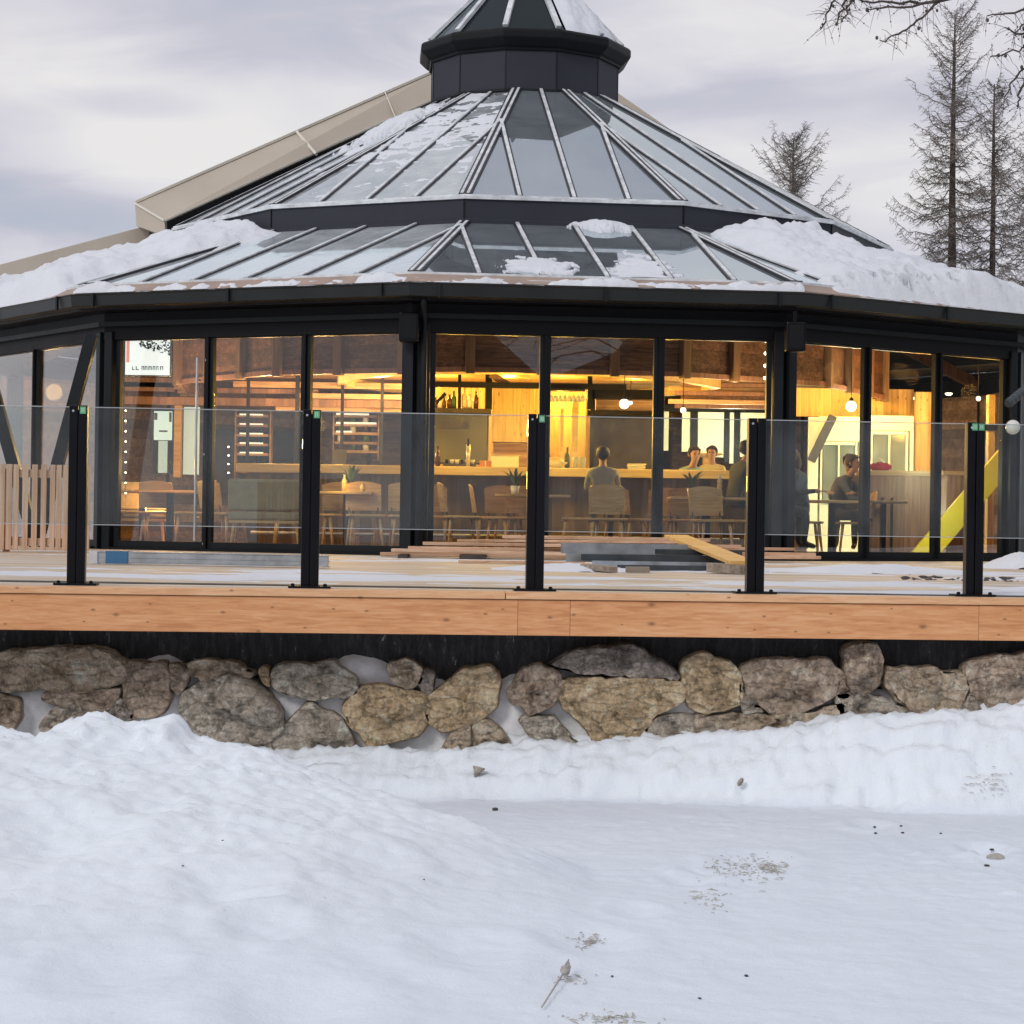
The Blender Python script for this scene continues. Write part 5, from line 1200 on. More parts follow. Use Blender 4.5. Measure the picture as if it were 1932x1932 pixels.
# ------------------------------------------------------------------ people
def person(px, Y, rz, seat, label, shirt, trousers, hair, pose='sit', lean=0.12, scale=1.0, armf=0.35, longhair=False):
    """One continuous skinned body in local metres, facing -Y; seat = height of the seat."""
    J = {}; E_ = []
    hipz = seat + 0.10 if pose == 'sit' else 0.93
    def j(n, p, r): J[n] = (Vector(p), r)
    j('pelvis', (0, 0.02, hipz), 0.135); j('waist', (0, 0.03 - lean * 0.4, hipz + 0.20), 0.120); j('chest', (0, 0.02 - lean, hipz + 0.40), 0.140); j('neck0', (0, 0.02 - lean * 1.25, hipz + 0.54), 0.065); j('neck', (0, 0.0 - lean * 1.4, hipz + 0.60), 0.052)
    j('jaw', (0, -0.035 - lean * 1.5, hipz + 0.655), 0.066); j('skull', (0, -0.005 - lean * 1.5, hipz + 0.735), 0.088); j('crown', (0, 0.0 - lean * 1.5, hipz + 0.80), 0.062)
    E_ += [('pelvis', 'waist'), ('waist', 'chest'), ('chest', 'neck0'), ('neck0', 'neck'), ('neck', 'jaw'), ('jaw', 'skull'), ('skull', 'crown')]
    for s_, n in ((-1, 'l'), (1, 'r')):
        j(n + 'sh', (s_ * 0.185, 0.03 - lean, hipz + 0.475), 0.066); j(n + 'el', (s_ * 0.235, -0.02 - lean - armf * 0.25, hipz + 0.21), 0.046); j(n + 'wr', (s_ * 0.16, -0.06 - lean - armf * 0.85, hipz + 0.20 + armf * 0.12), 0.030); j(n + 'pa', (s_ * 0.14, -0.13 - lean - armf * 0.9, hipz + 0.20 + armf * 0.12), 0.034)
        E_ += [('chest', n + 'sh'), (n + 'sh', n + 'el'), (n + 'el', n + 'wr'), (n + 'wr', n + 'pa')]
        if pose == 'sit':
            j(n + 'hp', (s_ * 0.095, 0, hipz - 0.01), 0.095); j(n + 'kn', (s_ * 0.13, -0.43, hipz - 0.02), 0.064); j(n + 'an', (s_ * 0.13, -0.40, hipz - 0.44), 0.042); j(n + 'to', (s_ * 0.14, -0.56, hipz - 0.49), 0.036)
        else:
            j(n + 'hp', (s_ * 0.095, 0.01, hipz - 0.05), 0.095); j(n + 'kn', (s_ * 0.10, -0.01, 0.50), 0.064); j(n + 'an', (s_ * 0.105, 0.02, 0.09), 0.045); j(n + 'to', (s_ * 0.115, -0.14, 0.035), 0.036)
        E_ += [('pelvis', n + 'hp'), (n + 'hp', n + 'kn'), (n + 'kn', n + 'an'), (n + 'an', n + 'to')]
    names = list(J); me = bpy.data.meshes.new('person')
    me.from_pydata([J[n][0] for n in names], [(names.index(a), names.index(c)) for a, c in E_], [])
    o = bpy.data.objects.new('person', me); COL.objects.link(o)
    md = o.modifiers.new('skin', 'SKIN'); md.branch_smoothing = 0.3
    if not me.skin_vertices: 
        bm = bmesh.new(); bm.from_mesh(me); bm.verts.layers.skin.verify(); bm.to_mesh(me); bm.free()
    for i, n in enumerate(names):
        r = J[n][1]; sv = me.skin_vertices[0].data[i]
        sv.radius = (r * (1.25 if n in ('chest', 'pelvis', 'waist') else 1.0), r * (0.85 if n in ('chest', 'waist') else 1.0)); sv.use_root = (n == 'pelvis')
    sb = o.modifiers.new('sub', 'SUBSURF'); sb.levels = 1; sb.render_levels = 1
    dg = bpy.context.evaluated_depsgraph_get(); ev = o.evaluated_get(dg); nm = bpy.data.meshes.new_from_object(ev)
    o.modifiers.clear()
    bm = bmesh.new(); bm.from_mesh(nm)
    # fingers, nose and ears grow from the same body mesh
    def limb(pts, rad, n=5):
        t_ = MB(); t_.tube(pts, rad, n); vs = [bm.verts.new(v) for v in t_.v]
        for f in t_.f:
            try: bm.faces.new([vs[i] for i in f])
            except ValueError: pass
    for s_, n in ((-1, 'l'), (1, 'r')):
        pa = J[n + 'pa'][0]
        for q in range(4):
            a = pa + Vector(((q - 1.5) * 0.018, -0.02, 0)); l = (0.062, 0.072, 0.068, 0.052)[q]
            limb([a, a + Vector((0, -l * 0.6, 0.004)), a + Vector((0, -l, -0.016))], [0.009, 0.008, 0.006])
        limb([pa + Vector((-s_ * 0.03, 0.02, 0)), pa + Vector((-s_ * 0.055, -0.01, 0.0)), pa + Vector((-s_ * 0.058, -0.035, -0.006))], [0.011, 0.009, 0.007])
        hc = J['skull'][0]; limb([hc + Vector((s_ * 0.078, 0.01, -0.045)), hc + Vector((s_ * 0.092, 0.02, -0.02)), hc + Vector((s_ * 0.088, 0.015, 0.01))], [0.01, 0.014, 0.008])
    hc = J['skull'][0]
    limb([hc + Vector((0, -0.085, 0.0)), hc + Vector((0, -0.11, -0.04)), hc + Vector((0, -0.08, -0.05))], [0.009, 0.014, 0.01])
    bm.to_mesh(nm); bm.free()
    o.data = nm
    mats = [M['skin'], plain('shirt_' + '%d' % int(px), shirt, 0.85, 0, 0.15, 12, 0.2), plain('trousers_' + '%d' % int(px), trousers, 0.85, 0, 0.15, 12, 0.2), plain('shoe_leather', (0.03, 0.025, 0.022), 0.5)]
    nm.materials.clear()
    for m_ in mats: nm.materials.append(m_)
    segs = [(J[a][0], J[c][0], a, c) for a, c in E_]
    for p in nm.polygons:
        c = p.center; best = None
        for a, b_, na, nb in segs:
            d = b_ - a; t_ = max(0, min(1, (c - a).dot(d) / max(1e-9, d.dot(d)))); dist = (c - (a + d * t_)).length
            if best is None or dist < best[0]: best = (dist, na, nb, t_)
        _, na, nb, t_ = best; key = nb
        if key in ('neck', 'jaw', 'skull', 'crown') or key.endswith('pa'): mi = 0
        elif key.endswith(('hp', 'kn')): mi = 2
        elif key.endswith('an'): mi = 2
        elif key.endswith('to'): mi = 3
        else: mi = 1
        if c.y < J['jaw'][0].y - 0.16 and c.z > hipz + 0.1 and abs(c.x) < 0.24 and (key.endswith('pa')): mi = 0
        p.material_index = mi; p.use_smooth = True
    o.location = (px_x(px, Y), Y, FL); o.rotation_euler.z = R_(rz); o.scale = (scale,) * 3
    # hair cap
    b = MB(); c = J['skull'][0] + Vector((0, 0.016, 0.012)); b.sphere(c, 0.108, 10, (0.93, 1.02, 1.0))
    b.v = [(v[0], v[1], v[2] if not (v[1] < c.y - 0.035 and v[2] < c.z + 0.055) else c.z + 0.055 + (v[2] - c.z) * 0.12) for v in b.v]
    if longhair: b.tube([c + Vector((0, 0.07, 0)), c + Vector((0, 0.1, -0.12)), c + Vector((0, 0.09, -0.26))], [0.07, 0.075, 0.03], 8)
    h = b.build('hair', plain('hair_%d' % int(px), hair, 0.6, 0, 0.3, 25, 0.3), None, smooth=True); h.parent = o
    b = MB(); hc = J['skull'][0]
    for s_ in (-1, 1): b.sphere(hc + Vector((s_ * 0.034, -0.078, -0.006)), 0.012, 6)
    e = b.build('eyes', M['black'], None, smooth=True); e.parent = o
    return tag(o, label, 'person')
person(1137, 28.9, 178, 0.62, 'person with short dark hair in a grey sweater seen from behind at the bar', (0.42, 0.43, 0.40), (0.05, 0.055, 0.07), (0.03, 0.022, 0.016), armf=0.4, lean=0.02, scale=0.93)
person(1388, 28.8, 118, 0.62, 'man in a dark olive jacket sitting at the right end of the bar', (0.05, 0.052, 0.042), (0.03, 0.03, 0.035), (0.015, 0.012, 0.01), armf=0.5, scale=1.0)
person(1297, 31.6, 20, 0.62, 'person in a pale green shirt leaning on the bar behind the candlestick table', (0.33, 0.46, 0.34), (0.06, 0.06, 0.08), (0.03, 0.02, 0.015), armf=0.5, lean=0.16)
person(1344, 32.0, -15, 0.62, 'person in a cream shirt standing behind the bar', (0.62, 0.56, 0.34), (0.06, 0.06, 0.08), (0.04, 0.025, 0.015), pose='stand', armf=0.2, lean=0.05, scale=0.9)
person(1458, 27.9, 100, 0.52, 'person in a dark jacket half hidden by the column right of the middle windows', (0.04, 0.045, 0.05), (0.03, 0.035, 0.045), (0.02, 0.015, 0.012), armf=0.4)
person(1510, 28.2, -60, 0.5, 'person in a blue-grey jacket at the left edge of the right windows', (0.15, 0.19, 0.24), (0.06, 0.07, 0.09), (0.12, 0.07, 0.03), armf=0.5, longhair=True)
person(1583, 29.9, 60, 0.48, 'person in a dark blue top at the table before the white partition', (0.10, 0.12, 0.17), (0.05, 0.05, 0.07), (0.05, 0.03, 0.02), armf=0.5, lean=0.14)
person(1607, 30.3, -20, 0.5, 'person in a grey-brown top beside the mullion before the white partition', (0.20, 0.17, 0.16), (0.05, 0.05, 0.07), (0.035, 0.024, 0.02), armf=0.6, lean=0.12)

# ------------------------------------------------------------------ things on the deck
def plank(name, mat, pa, pb, w, h, label, group, cat, bev=0.004):
    a = Vector(pa); c = Vector(pb); m_ = (a + c) / 2
    b = MB(); b.bar(a, c, w, h)
    o = b.build(name, M[mat], None, bevel=bev, origin=m_)
    return tag(o, label, cat, group)
def dk(px, Y, z=0.0): return Vector((px_x(px, Y), Y, DECK + z))
G1 = 'planks stacked on the deck'
for i, (x0, x1, Y0, Y1, z, lab) in enumerate((
        (742, 1120, 24.2, 24.35, 0.075, 'long larch plank, lowest and nearest of the stack'),
        (772, 1200, 24.45, 24.5, 0.115, 'larch plank second from the bottom of the stack'),
        (720, 1100, 24.8, 24.7, 0.03, 'larch plank lying flat behind the stack, sticking out furthest left'),
        (800, 1250, 24.75, 24.8, 0.155, 'larch plank in the middle of the stack with its left end set back'),
        (866, 1330, 25.0, 24.9, 0.20, 'larch plank on the upper layer reaching to the grey channels'),
        (950, 1340, 25.1, 25.15, 0.245, 'topmost larch plank of the stack'),
        (1020, 1400, 24.5, 24.4, 0.165, 'short larch plank on the front of the stack behind the middle post'),
        (1130, 1548, 24.2, 24.5, 0.05, 'larch plank at the right end of the stack, on the deck'),
        (1180, 1540, 24.6, 24.7, 0.10, 'reddish larch plank at the right end, upper one'),
        (1240, 1500, 24.9, 24.95, 0.15, 'larch plank at the right end, topmost, below the slanting board'))):
    rp = random.Random(i * 5 + 2); plank('larch_plank', 'lumber', dk(x0, Y0 + 0.35 * (rp.random() - 0.5), z + 0.012 * rp.random()), dk(x1, Y1 + 0.45 * (rp.random() - 0.5), z + 0.025 * rp.random()), 0.12 + 0.06 * rp.random(), 0.03 + 0.012 * rp.random(), lab, G1, 'plank')
for i, (px, w_) in enumerate(((765, 0.1), (895, 0.3), (1120, 0.2), (1300, 0.2))):
    p = dk(px, 24.5, 0.026 if i else 0.02)
    b = MB(); b.box(p, (w_, 0.9, 0.045)); tag(b.build('timber_bearer', M['hearth'], None, origin=p), ('dark bearer at the left end under the plank stack', 'wide dark bearer under the plank stack left of the middle post', 'dark bearer under the plank stack right of the middle post', 'dark bearer under the right end of the plank stack')[i], 'bearer', 'bearers under the planks')
plank('larch_plank', 'lumber', dk(868, 21.5, 0.02), dk(1105, 21.7, 0.02), 0.1, 0.03, 'thin pale batten lying alone on the snow in front of the stack', G1, 'plank')
G2 = 'steel channels on the deck'
def channel(pa, pb, w, h, label, mat='steel'):
    a = Vector(pa); c = Vector(pb); m_ = (a + c) / 2; d = (c - a).normalized(); s_ = d.cross(Vector((0, 0, 1))).normalized()
    b = MB(); t = 0.006
    b.bar(a - Vector((0, 0, h / 2 - t / 2)), c - Vector((0, 0, h / 2 - t / 2)), w, t)
    b.bar(a + s_ * (w / 2 - t / 2) + Vector((0, 0, t / 2 + .001)), c + s_ * (w / 2 - t / 2) + Vector((0, 0, t / 2 + .001)), t, h - t); b.bar(a - s_ * (w / 2 - t / 2) + Vector((0, 0, t / 2 + .001)), c - s_ * (w / 2 - t / 2) + Vector((0, 0, t / 2 + .001)), t, h - t)
    b.bar(a + s_ * (w / 2 - 0.02) + Vector((0, 0, h / 2 - t / 2 + 0.002)), c + s_ * (w / 2 - 0.02) + Vector((0, 0, h / 2 - t / 2 + 0.002)), 0.035, t)
    o = b.build('steel_channel', M[mat], None, origin=m_)
    return tag(o, label, 'steel channel', G2)
for x0, x1, Y0, Y1, z, h_, mt, lab in (
        (1062, 1330, 20.4, 20.6, 0.185, 0.10, 'steel', 'pale grey steel channel on top of the pile right of the middle post'),
        (1100, 1395, 20.0, 20.1, 0.105, 0.06, 'steeldark', 'dark steel channel at the front of the pile, middle layer'),
        (1070, 1350, 20.7, 20.7, 0.09, 0.08, 'steel', 'grey steel channel at the back of the pile, middle layer'),
        (1120, 1370, 19.7, 19.6, 0.055, 0.05, 'steel', 'steel channel lying lowest at the front of the pile'),
        (1170, 1398, 19.3, 19.5, 0.03, 0.045, 'steeldark', 'dark steel channel lying on the snow before the pile'),
        (1240, 1400, 20.2, 20.3, 0.165, 0.05, 'steeldark', 'short dark channel on the right end of the pile under the slanting board')):
    channel(dk(x0, Y0, z), dk(x1, Y1, z), 0.12, h_, lab, mt)
a, c = dk(176, 18.9, 0.062), dk(622, 18.5, 0.062)
beam = thing('steel_beam', 'long galvanised steel beam with blue tape lying on the deck at the left', 'steel beam', (a + c) / 2)
b = MB(); b.bar(a, c, 0.12, 0.006); b.bar(a + Vector((0, 0, 0.048)), c + Vector((0, 0, 0.048)), 0.12, 0.008); b.bar(a - Vector((0, 0, 0.048)), c - Vector((0, 0, 0.048)), 0.12, 0.008); b.bar(a + Vector((0, -0.01, 0)), c + Vector((0, -0.01, 0)), 0.03, 0.086); b.bar(a + Vector((0, -0.045, 0.0)), c + Vector((0, -0.045, 0)), 0.02, 0.085)
b.build('profile', M['steel'], beam)
b = MB(); q0 = a.lerp(c, 0.07); q1 = a.lerp(c, 0.165); b.bar(q0, q1, 0.128, 0.112); b.build('blue_tape', M['tape'], beam)
b = MB(); q0 = a.lerp(c, 0.0) - Vector((0.004, 0, 0)); q1 = a.lerp(c, 0.035); b.bar(q0, q1, 0.13, 0.116); b.build('end_cap', M['screw'], beam)
plank('slanting_board', 'board', at(1275, 1012, 21.8), at(1402, 1062, 18.6), 0.24, 0.035, 'bright yellow-brown board leaning across the steel channels', None, 'board')
plank('wood_block', 'oldwood', dk(1183, 18.5, 0.03), dk(1228, 18.5, 0.03), 0.1, 0.05, 'small grey wood offcut in the snow before the steel pile, right one', 'wood offcuts', 'offcut')
plank('wood_block', 'oldwood', dk(1105, 19.0, 0.04), dk(1160, 18.3, 0.03), 0.08, 0.05, 'slanting grey wood offcut in the snow before the steel pile, left one', 'wood offcuts', 'offcut')
plank('wood_block', 'oldwood', dk(1345, 18.9, 0.05), dk(1408, 18.5, 0.04), 0.12, 0.08, 'rough wood offcut under the low end of the slanting board', 'wood offcuts', 'offcut')
# snow heaps on the deck
def heap(px, Y, rx, ry, h, label, sd):
    c = dk(px, Y); b = MB(); n = 26
    for i in range(n + 1):
        for j in range(n + 1):
            x = -1 + 2 * i / n; y = -1 + 2 * j / n; p = Vector((c.x + x * rx, c.y + y * ry, 0)); nn_ = fbm(p * 4 + Vector((sd, 0, 0)), 4, 0.6)
            r = math.hypot(x, y) + 0.3 * nn_; b.v.append((p.x, p.y, c.z + h * max(-0.3, (1 - r * r)) * (1 + 0.6 * nn_)))
    for i in range(n):
        for j in range(n): q = i * (n + 1) + j; b.f.append((q, q + n + 1, q + n + 2, q + 1))
    tag(b.build('snow_heap', M['rsnow'], smooth=True), label, 'snow', 'snow heaps on the deck')
heap(1075, 19.2, 0.7, 0.7, 0.055, 'low snow heap before the steel channels right of the middle post', 1); heap(1925, 23.5, 0.45, 0.6, 0.14, 'snow heap against the dark wall at the right end of the deck', 2)
heap(1660, 20.2, 1.1, 0.7, 0.07, 'flat snow heap between the fourth and fifth railing posts', 3); heap(300, 19.6, 0.5, 0.3, 0.09, 'small snow heap behind the steel beam on the left', 4)
b = MB(); r4 = random.Random(9)
for i in range(90):
    p = dk(1705 + 225 * r4.random(), 16.3 + 1.2 * r4.random(), 0.03); b.sphere(p, 0.004 + 0.012 * r4.random() ** 2, 5, (1.4 + 2 * r4.random(), 1.2, 0.6))
tag(b.build('broken_bark', M['grit'], None), 'dark crumbs of bark strewn on the deck snow by the right post', 'debris', kind='stuff')
# slatted screen on the left
scY = 24.1
scr = thing('slatted_screen', 'low pale timber slat screen on the deck at the left edge', 'screen', dk(60, scY))
r5 = random.Random(4); i = 0; x = px_x(-150, scY)
while x < px_x(163, scY):
    wd = 0.055 + 0.012 * r5.random(); gap = 0.012 + (0.030 if r5.random() < 0.35 else 0.008 * r5.random())
    top = DECK + 1.0 + 0.004 * r5.random()
    b = MB(); b.box((x + wd / 2, scY, (DECK + 0.03 + top) / 2), (wd, 0.022, top - DECK - 0.03)); b.build('slat', M['screen'], scr, bevel=0.003)
    x += wd + gap
xa, xb = px_x(-150, scY), px_x(163, scY)
for z in (0.12, 0.90):
    b = MB(); b.box(((xa + xb) / 2, scY + 0.04, DECK + z), (xb - xa, 0.04, 0.09)); b.build('rail', M['screen'], scr)
for px in (-140, 10, 150):
    b = MB(); b.box((px_x(px, scY), scY + 0.1, DECK + 0.48), (0.07, 0.07, 0.95)); b.build('post', M['screen'], scr)
# globe lamp on a ribbed arm at the right edge
p = at(1911, 806, 24.5)
t = thing('globe_wall_lamp', 'frosty white globe hanging under a ribbed metal arm at the right edge', 'lamp', p)
b = MB(); b.sphere(p, 0.085, 12); b.build('globe', M['ceramic'], t, smooth=True)
q0, q1 = at(1901, 762, 24.5), at(1950, 722, 24.9)
b = MB(); m_ = 14
b.tube([q0.lerp(q1, i / m_) for i in range(m_ + 1)], [0.06 if i % 2 else 0.045 for i in range(m_ + 1)], 10); b.build('ribbed_arm', M['steeldark'], t)
b = MB(); b.tube([p + Vector((0, 0, 0.08)), q0 + Vector((0.03, 0, -0.02))], 0.01, 6); b.build('hanger', M['black'], t)
b = MB(); b.tube([q1, at(2010, 700, 25.6)], 0.045, 8); b.tube([at(2010, 700, 25.6), Vector((at(2010, 700, 25.6).x, 25.6, DECK))], 0.05, 8); b.build('pole', M['black'], t)

# ------------------------------------------------------------------ debris on the snow
def pebble(px, py, r, label, group=None, name='pebble', mat='grit'):
    g = on_ground(px, py); r6 = random.Random(int(px * 7 + py)); b = MB(); b.sphere((0, 0, 0), r, 6, (1.5, 1, 0.6))
    b.v = [tuple(c * (1 + 0.3 * (r6.random() - 0.5)) for c in v) for v in b.v]
    o = b.build(name, M[mat], None, smooth=True); o.location = g + Vector((0, 0, r * 0.25)); o.rotation_euler.z = r6.random() * 3
    return tag(o, label, 'pebble', group)
pebble(934, 1529, 0.018, 'single black pebble on the flat snow below the middle of the wall')
for px, py in ((1650, 1563), (1700, 1560), (1703, 1572), (1652, 1574), (1775, 1573)):
    pebble(px, py, 0.0075, 'dark speck in the small cluster on the snow at the right', 'dark specks on the right snow')
for px, py in ((1871, 1606), (1862, 1634)): pebble(px, py, 0.010, 'dark speck beside the grey clod near the right edge of the snow', 'dark specks by the clod')
for px, py, r in ((1408, 1842, 0.008), (1320, 1885, 0.005), (1155, 1843, 0.005), (800, 1660, 0.004), (345, 1635, 0.004), (420, 1590, 0.004)):
    pebble(px, py, r, 'tiny dark grain scattered on the open snow', 'grains on the snow')
g = on_ground(1880, 1618); b = MB(); b.sphere((0, 0, 0), 0.032, 8, (1.5, 0.8, 0.7)); b.v = [tuple(c * (1 + 0.25 * mnoise.noise(Vector(v) * 30)) for c in v) for v in b.v]
o = b.build('snow_clod', M['stain'], None, smooth=True); o.location = g; tag(o, 'grey lump of dirty snow near the right edge', 'clod')
g = on_ground(903, 1462); b = MB(); b.add([(-0.035, 0, 0.04), (0.04, 0, 0.02), (-0.025, 0.01, -0.03), (-0.03, 0.05, 0.035), (0.035, 0.05, 0.02), (-0.02, 0.06, -0.03)], [(0, 2, 1), (3, 4, 5), (0, 1, 4, 3), (1, 2, 5, 4), (2, 0, 3, 5)])
o = b.build('stone_chip', STONES[1], None); o.location = g + Vector((0, -0.02, 0.01)); tag(o, 'grey stone chip poking out of the snow bank below the small boulder', 'stone')
g = on_ground(1396, 1476); b = MB(); b.sphere((0, 0, 0), 0.022, 6, (0.7, 0.6, 1.3)); o = b.build('stone_chip', STONES[1], None, smooth=True); o.location = g + Vector((0, -0.03, 0)); o.rotation_euler.y = 0.5; tag(o, 'tiny grey stone chip in the snow bank at the right', 'stone')
# broken twig with a dry bud
g0 = on_ground(1022, 1908); g1 = on_ground(1062, 1852)
tw = thing('dry_twig', 'dry twig with a pale seed head lying on the near snow', 'twig', g0)
b = MB(); u_ = Vector((0, 0, 0.012)); b.tube([g0 + u_, g0.lerp(g1, 0.5) + u_ * 1.6, g1 + u_ * 2.2], [0.0028, 0.0034, 0.003], 6); b.build('stem', M['dryleaf'], tw, smooth=True)
b = MB(); d_ = (g1 - g0).normalized()
r7 = random.Random(2)
for i in range(9):
    s_ = Vector((r7.random() - 0.5, r7.random() - 0.5, r7.random())) * 0.035; e_ = g1 + d_ * (0.05 + 0.1 * r7.random()) + s_ + u_ * 2
    b.tube([g1 + u_ * 2, g1.lerp(e_, 0.6) + u_ * 0.5, e_], [0.004, 0.010, 0.0015], 6)
b.build('seed_head', M['dryleaf'], tw, smooth=True)
# straw and needle litter trodden in
b = MB(); r8 = random.Random(21)
for cx_, cy_, sx_, sy_, n_ in ((1400, 1640, 90, 28, 130), (1455, 1638, 26, 12, 90), (1340, 1700, 40, 22, 40), (1110, 1778, 28, 14, 50), (1150, 1925, 90, 12, 60), (1860, 1480, 50, 30, 60), (1080, 1850, 40, 14, 20)):
    for _ in range(n_):
        px = cx_ + r8.gauss(0, sx_ * 0.45); py = cy_ + r8.gauss(0, sy_ * 0.45)
        if py > 1995: continue
        g = on_ground(px, py); a = r8.random() * 6.28; l = 0.006 + 0.022 * r8.random() ** 2; d_ = Vector((math.cos(a), math.sin(a), 0.1)) * l
        b.tube([g - d_ + Vector((0, 0, .002)), g + Vector((0, 0, 0.005)), g + d_ + Vector((0, 0, .002))], [0.001, 0.0016 + 0.0015 * r8.random(), 0.001], 4)
tag(b.build('needle_litter', M['stain'], None), 'straw and larch needles trodden into the snow', 'litter', kind='stuff')

# ------------------------------------------------------------------ larches
def larch(px, py_top, Y, spread, seed, label, dens=1.0, lean=0.0, zbase=-1.0, full=0.0, r0=0.16, prof=None):
    r = random.Random(seed); top = at(px, py_top, Y); base = Vector((top.x - lean, Y, zbase)); H = top.z - zbase
    t = thing('larch_tree', label, 'tree', base, 'bare larches behind the pavilion')
    n = 14; pts = []; rad = []
    for i in range(n + 1):
        f = i / n; pts.append(base.lerp(top, f) + Vector((0.05 * math.sin(f * 7 + seed), 0, 0)) * (1 - f)); rad.append(r0 * (1 - f) ** 0.8 + 0.012)
    b = MB(); b.tube(pts, rad, 8); b.build('trunk', M['bark'], t, smooth=True)
    b = MB(); nb = int(170 * dens)
    for i in range(nb):
        f = 0.28 + 0.715 * (i + r.random()) / nb
        k = min(n - 1, int(f * n)); p0 = pts[k].lerp(pts[k + 1], f * n - k)
        q = 1 - f
        L = spread * (prof(f) if prof else min(1, q * 2.6 + 0.12)) * (0.35 + 0.8 * r.random() ** 0.8)
        a = r.random() * 6.283
        d = Vector((math.cos(a), math.sin(a), 0))
        el = 0.9 * max(0, 1 - q * 3.5) + 0.12 - 0.35 * min(1, q * 1.5) + 0.3 * (r.random() - 0.5)
        bp = []; m = 7
        for s in range(m + 1):
            u = s / m; sag = -0.18 * math.sin(u * math.pi) * q + 0.28 * u * u * u
            bp.append(p0 + d * L * u + Vector((0, 0, L * (el * u + sag))) + Vector((r.gauss(0, .03), r.gauss(0, .03), r.gauss(0, .03))) * L)
        br = [0.013 * min(1, L) * (1 - s / m) + 0.004 for s in range(m + 1)]
        b.tube(bp, br, 4, cap=False)
        nt = int((12 + 19 * L) * (1 + full))
        for s in range(nt):
            u = 0.12 + 0.88 * (s + r.random()) / nt; kk = min(m - 1, int(u * m)); w = bp[kk].lerp(bp[kk + 1], u * m - kk)
            side = 1 if r.random() < 0.5 else -1; tl = (0.16 + 0.34 * r.random()) * (1.15 - 0.5 * u) * min(1.0, 0.4 + L * 0.6)
            lat = Vector((-d.y, d.x, 0)) * side
            e = w + (lat * (0.8 * r.random() + 0.15) + d * (0.5 * r.random()) + Vector((0, 0, -0.75 * r.random() * min(1, q * 4) + 0.45 * r.random()))) * tl
            md = w.lerp(e, 0.5) + Vector((0, 0, -0.05 * tl))
            b.tube([w, md, e], [0.0058, 0.005, 0.0032], 3, cap=False)
            if r.random() < 0.75:
                e2 = md + (lat * (r.random() - 0.3) + d * r.random() * 0.6 + Vector((0, 0, -0.5 * r.random()))) * tl * 0.7
                b.tube([md, e2], [0.0042, 0.003], 3, cap=False)
    b.build('crown', M['twig'], t)
    return t
def prof_big(f):
    q = 1 - f
    if q < 0.33: return 0.22 + q * 1.75
    if q < 0.45: return 0.8 - (q - 0.33) * 2.0
    return 0.75 + 0.4 * math.sin((q - 0.45) * 6)
larch(1802, 26, 50, 1.95, 5, 'tallest bare larch rising behind the right end of the roof', 1.25, 0.0, 0, 0.35, 0.17, prof_big)
larch(1876, 158, 51, 1.75, 9, 'second bare larch just right of the tallest one', 1.1, 0.0, 0, 0.3, 0.14)
larch(1497, 262, 58, 1.5, 14, 'small bare larch top showing over the slope of the pavilion roof', 1.55, 0.0, 0, 0.6, 0.13, lambda f: 0.95 * min(1.0, ((1 - f) * 6.0) ** 0.55))
larch(1958, 210, 47, 1.5, 23, 'bare larch partly cut by the right edge of the picture', 1.0, 0.0, 0, 0.2, 0.13)
larch(1560, 418, 62, 1.7, 31, 'low larch top barely clearing the roof beside the small larch', 0.8, 0.0, 0, 0.2, 0.1, lambda f: min(0.8, 0.25 + (1 - f) * 2.2))
larch(2060, 120, 55, 1.7, 37, 'bare larch standing beyond the right edge', 0.8, 0, 0, 0.1, 0.14)
0 and larch(1840, 440, 60, 1.9, 41, 'low bushy larch between the two tall trunks', 0.9, 0, 0, 0.5, 0.1, lambda f: 0.8)
0 and larch(1720, 470, 64, 1.7, 43, 'low bushy larch left of the tallest trunk at the roof line', 0.8, 0, 0, 0.4, 0.1, lambda f: 0.8)

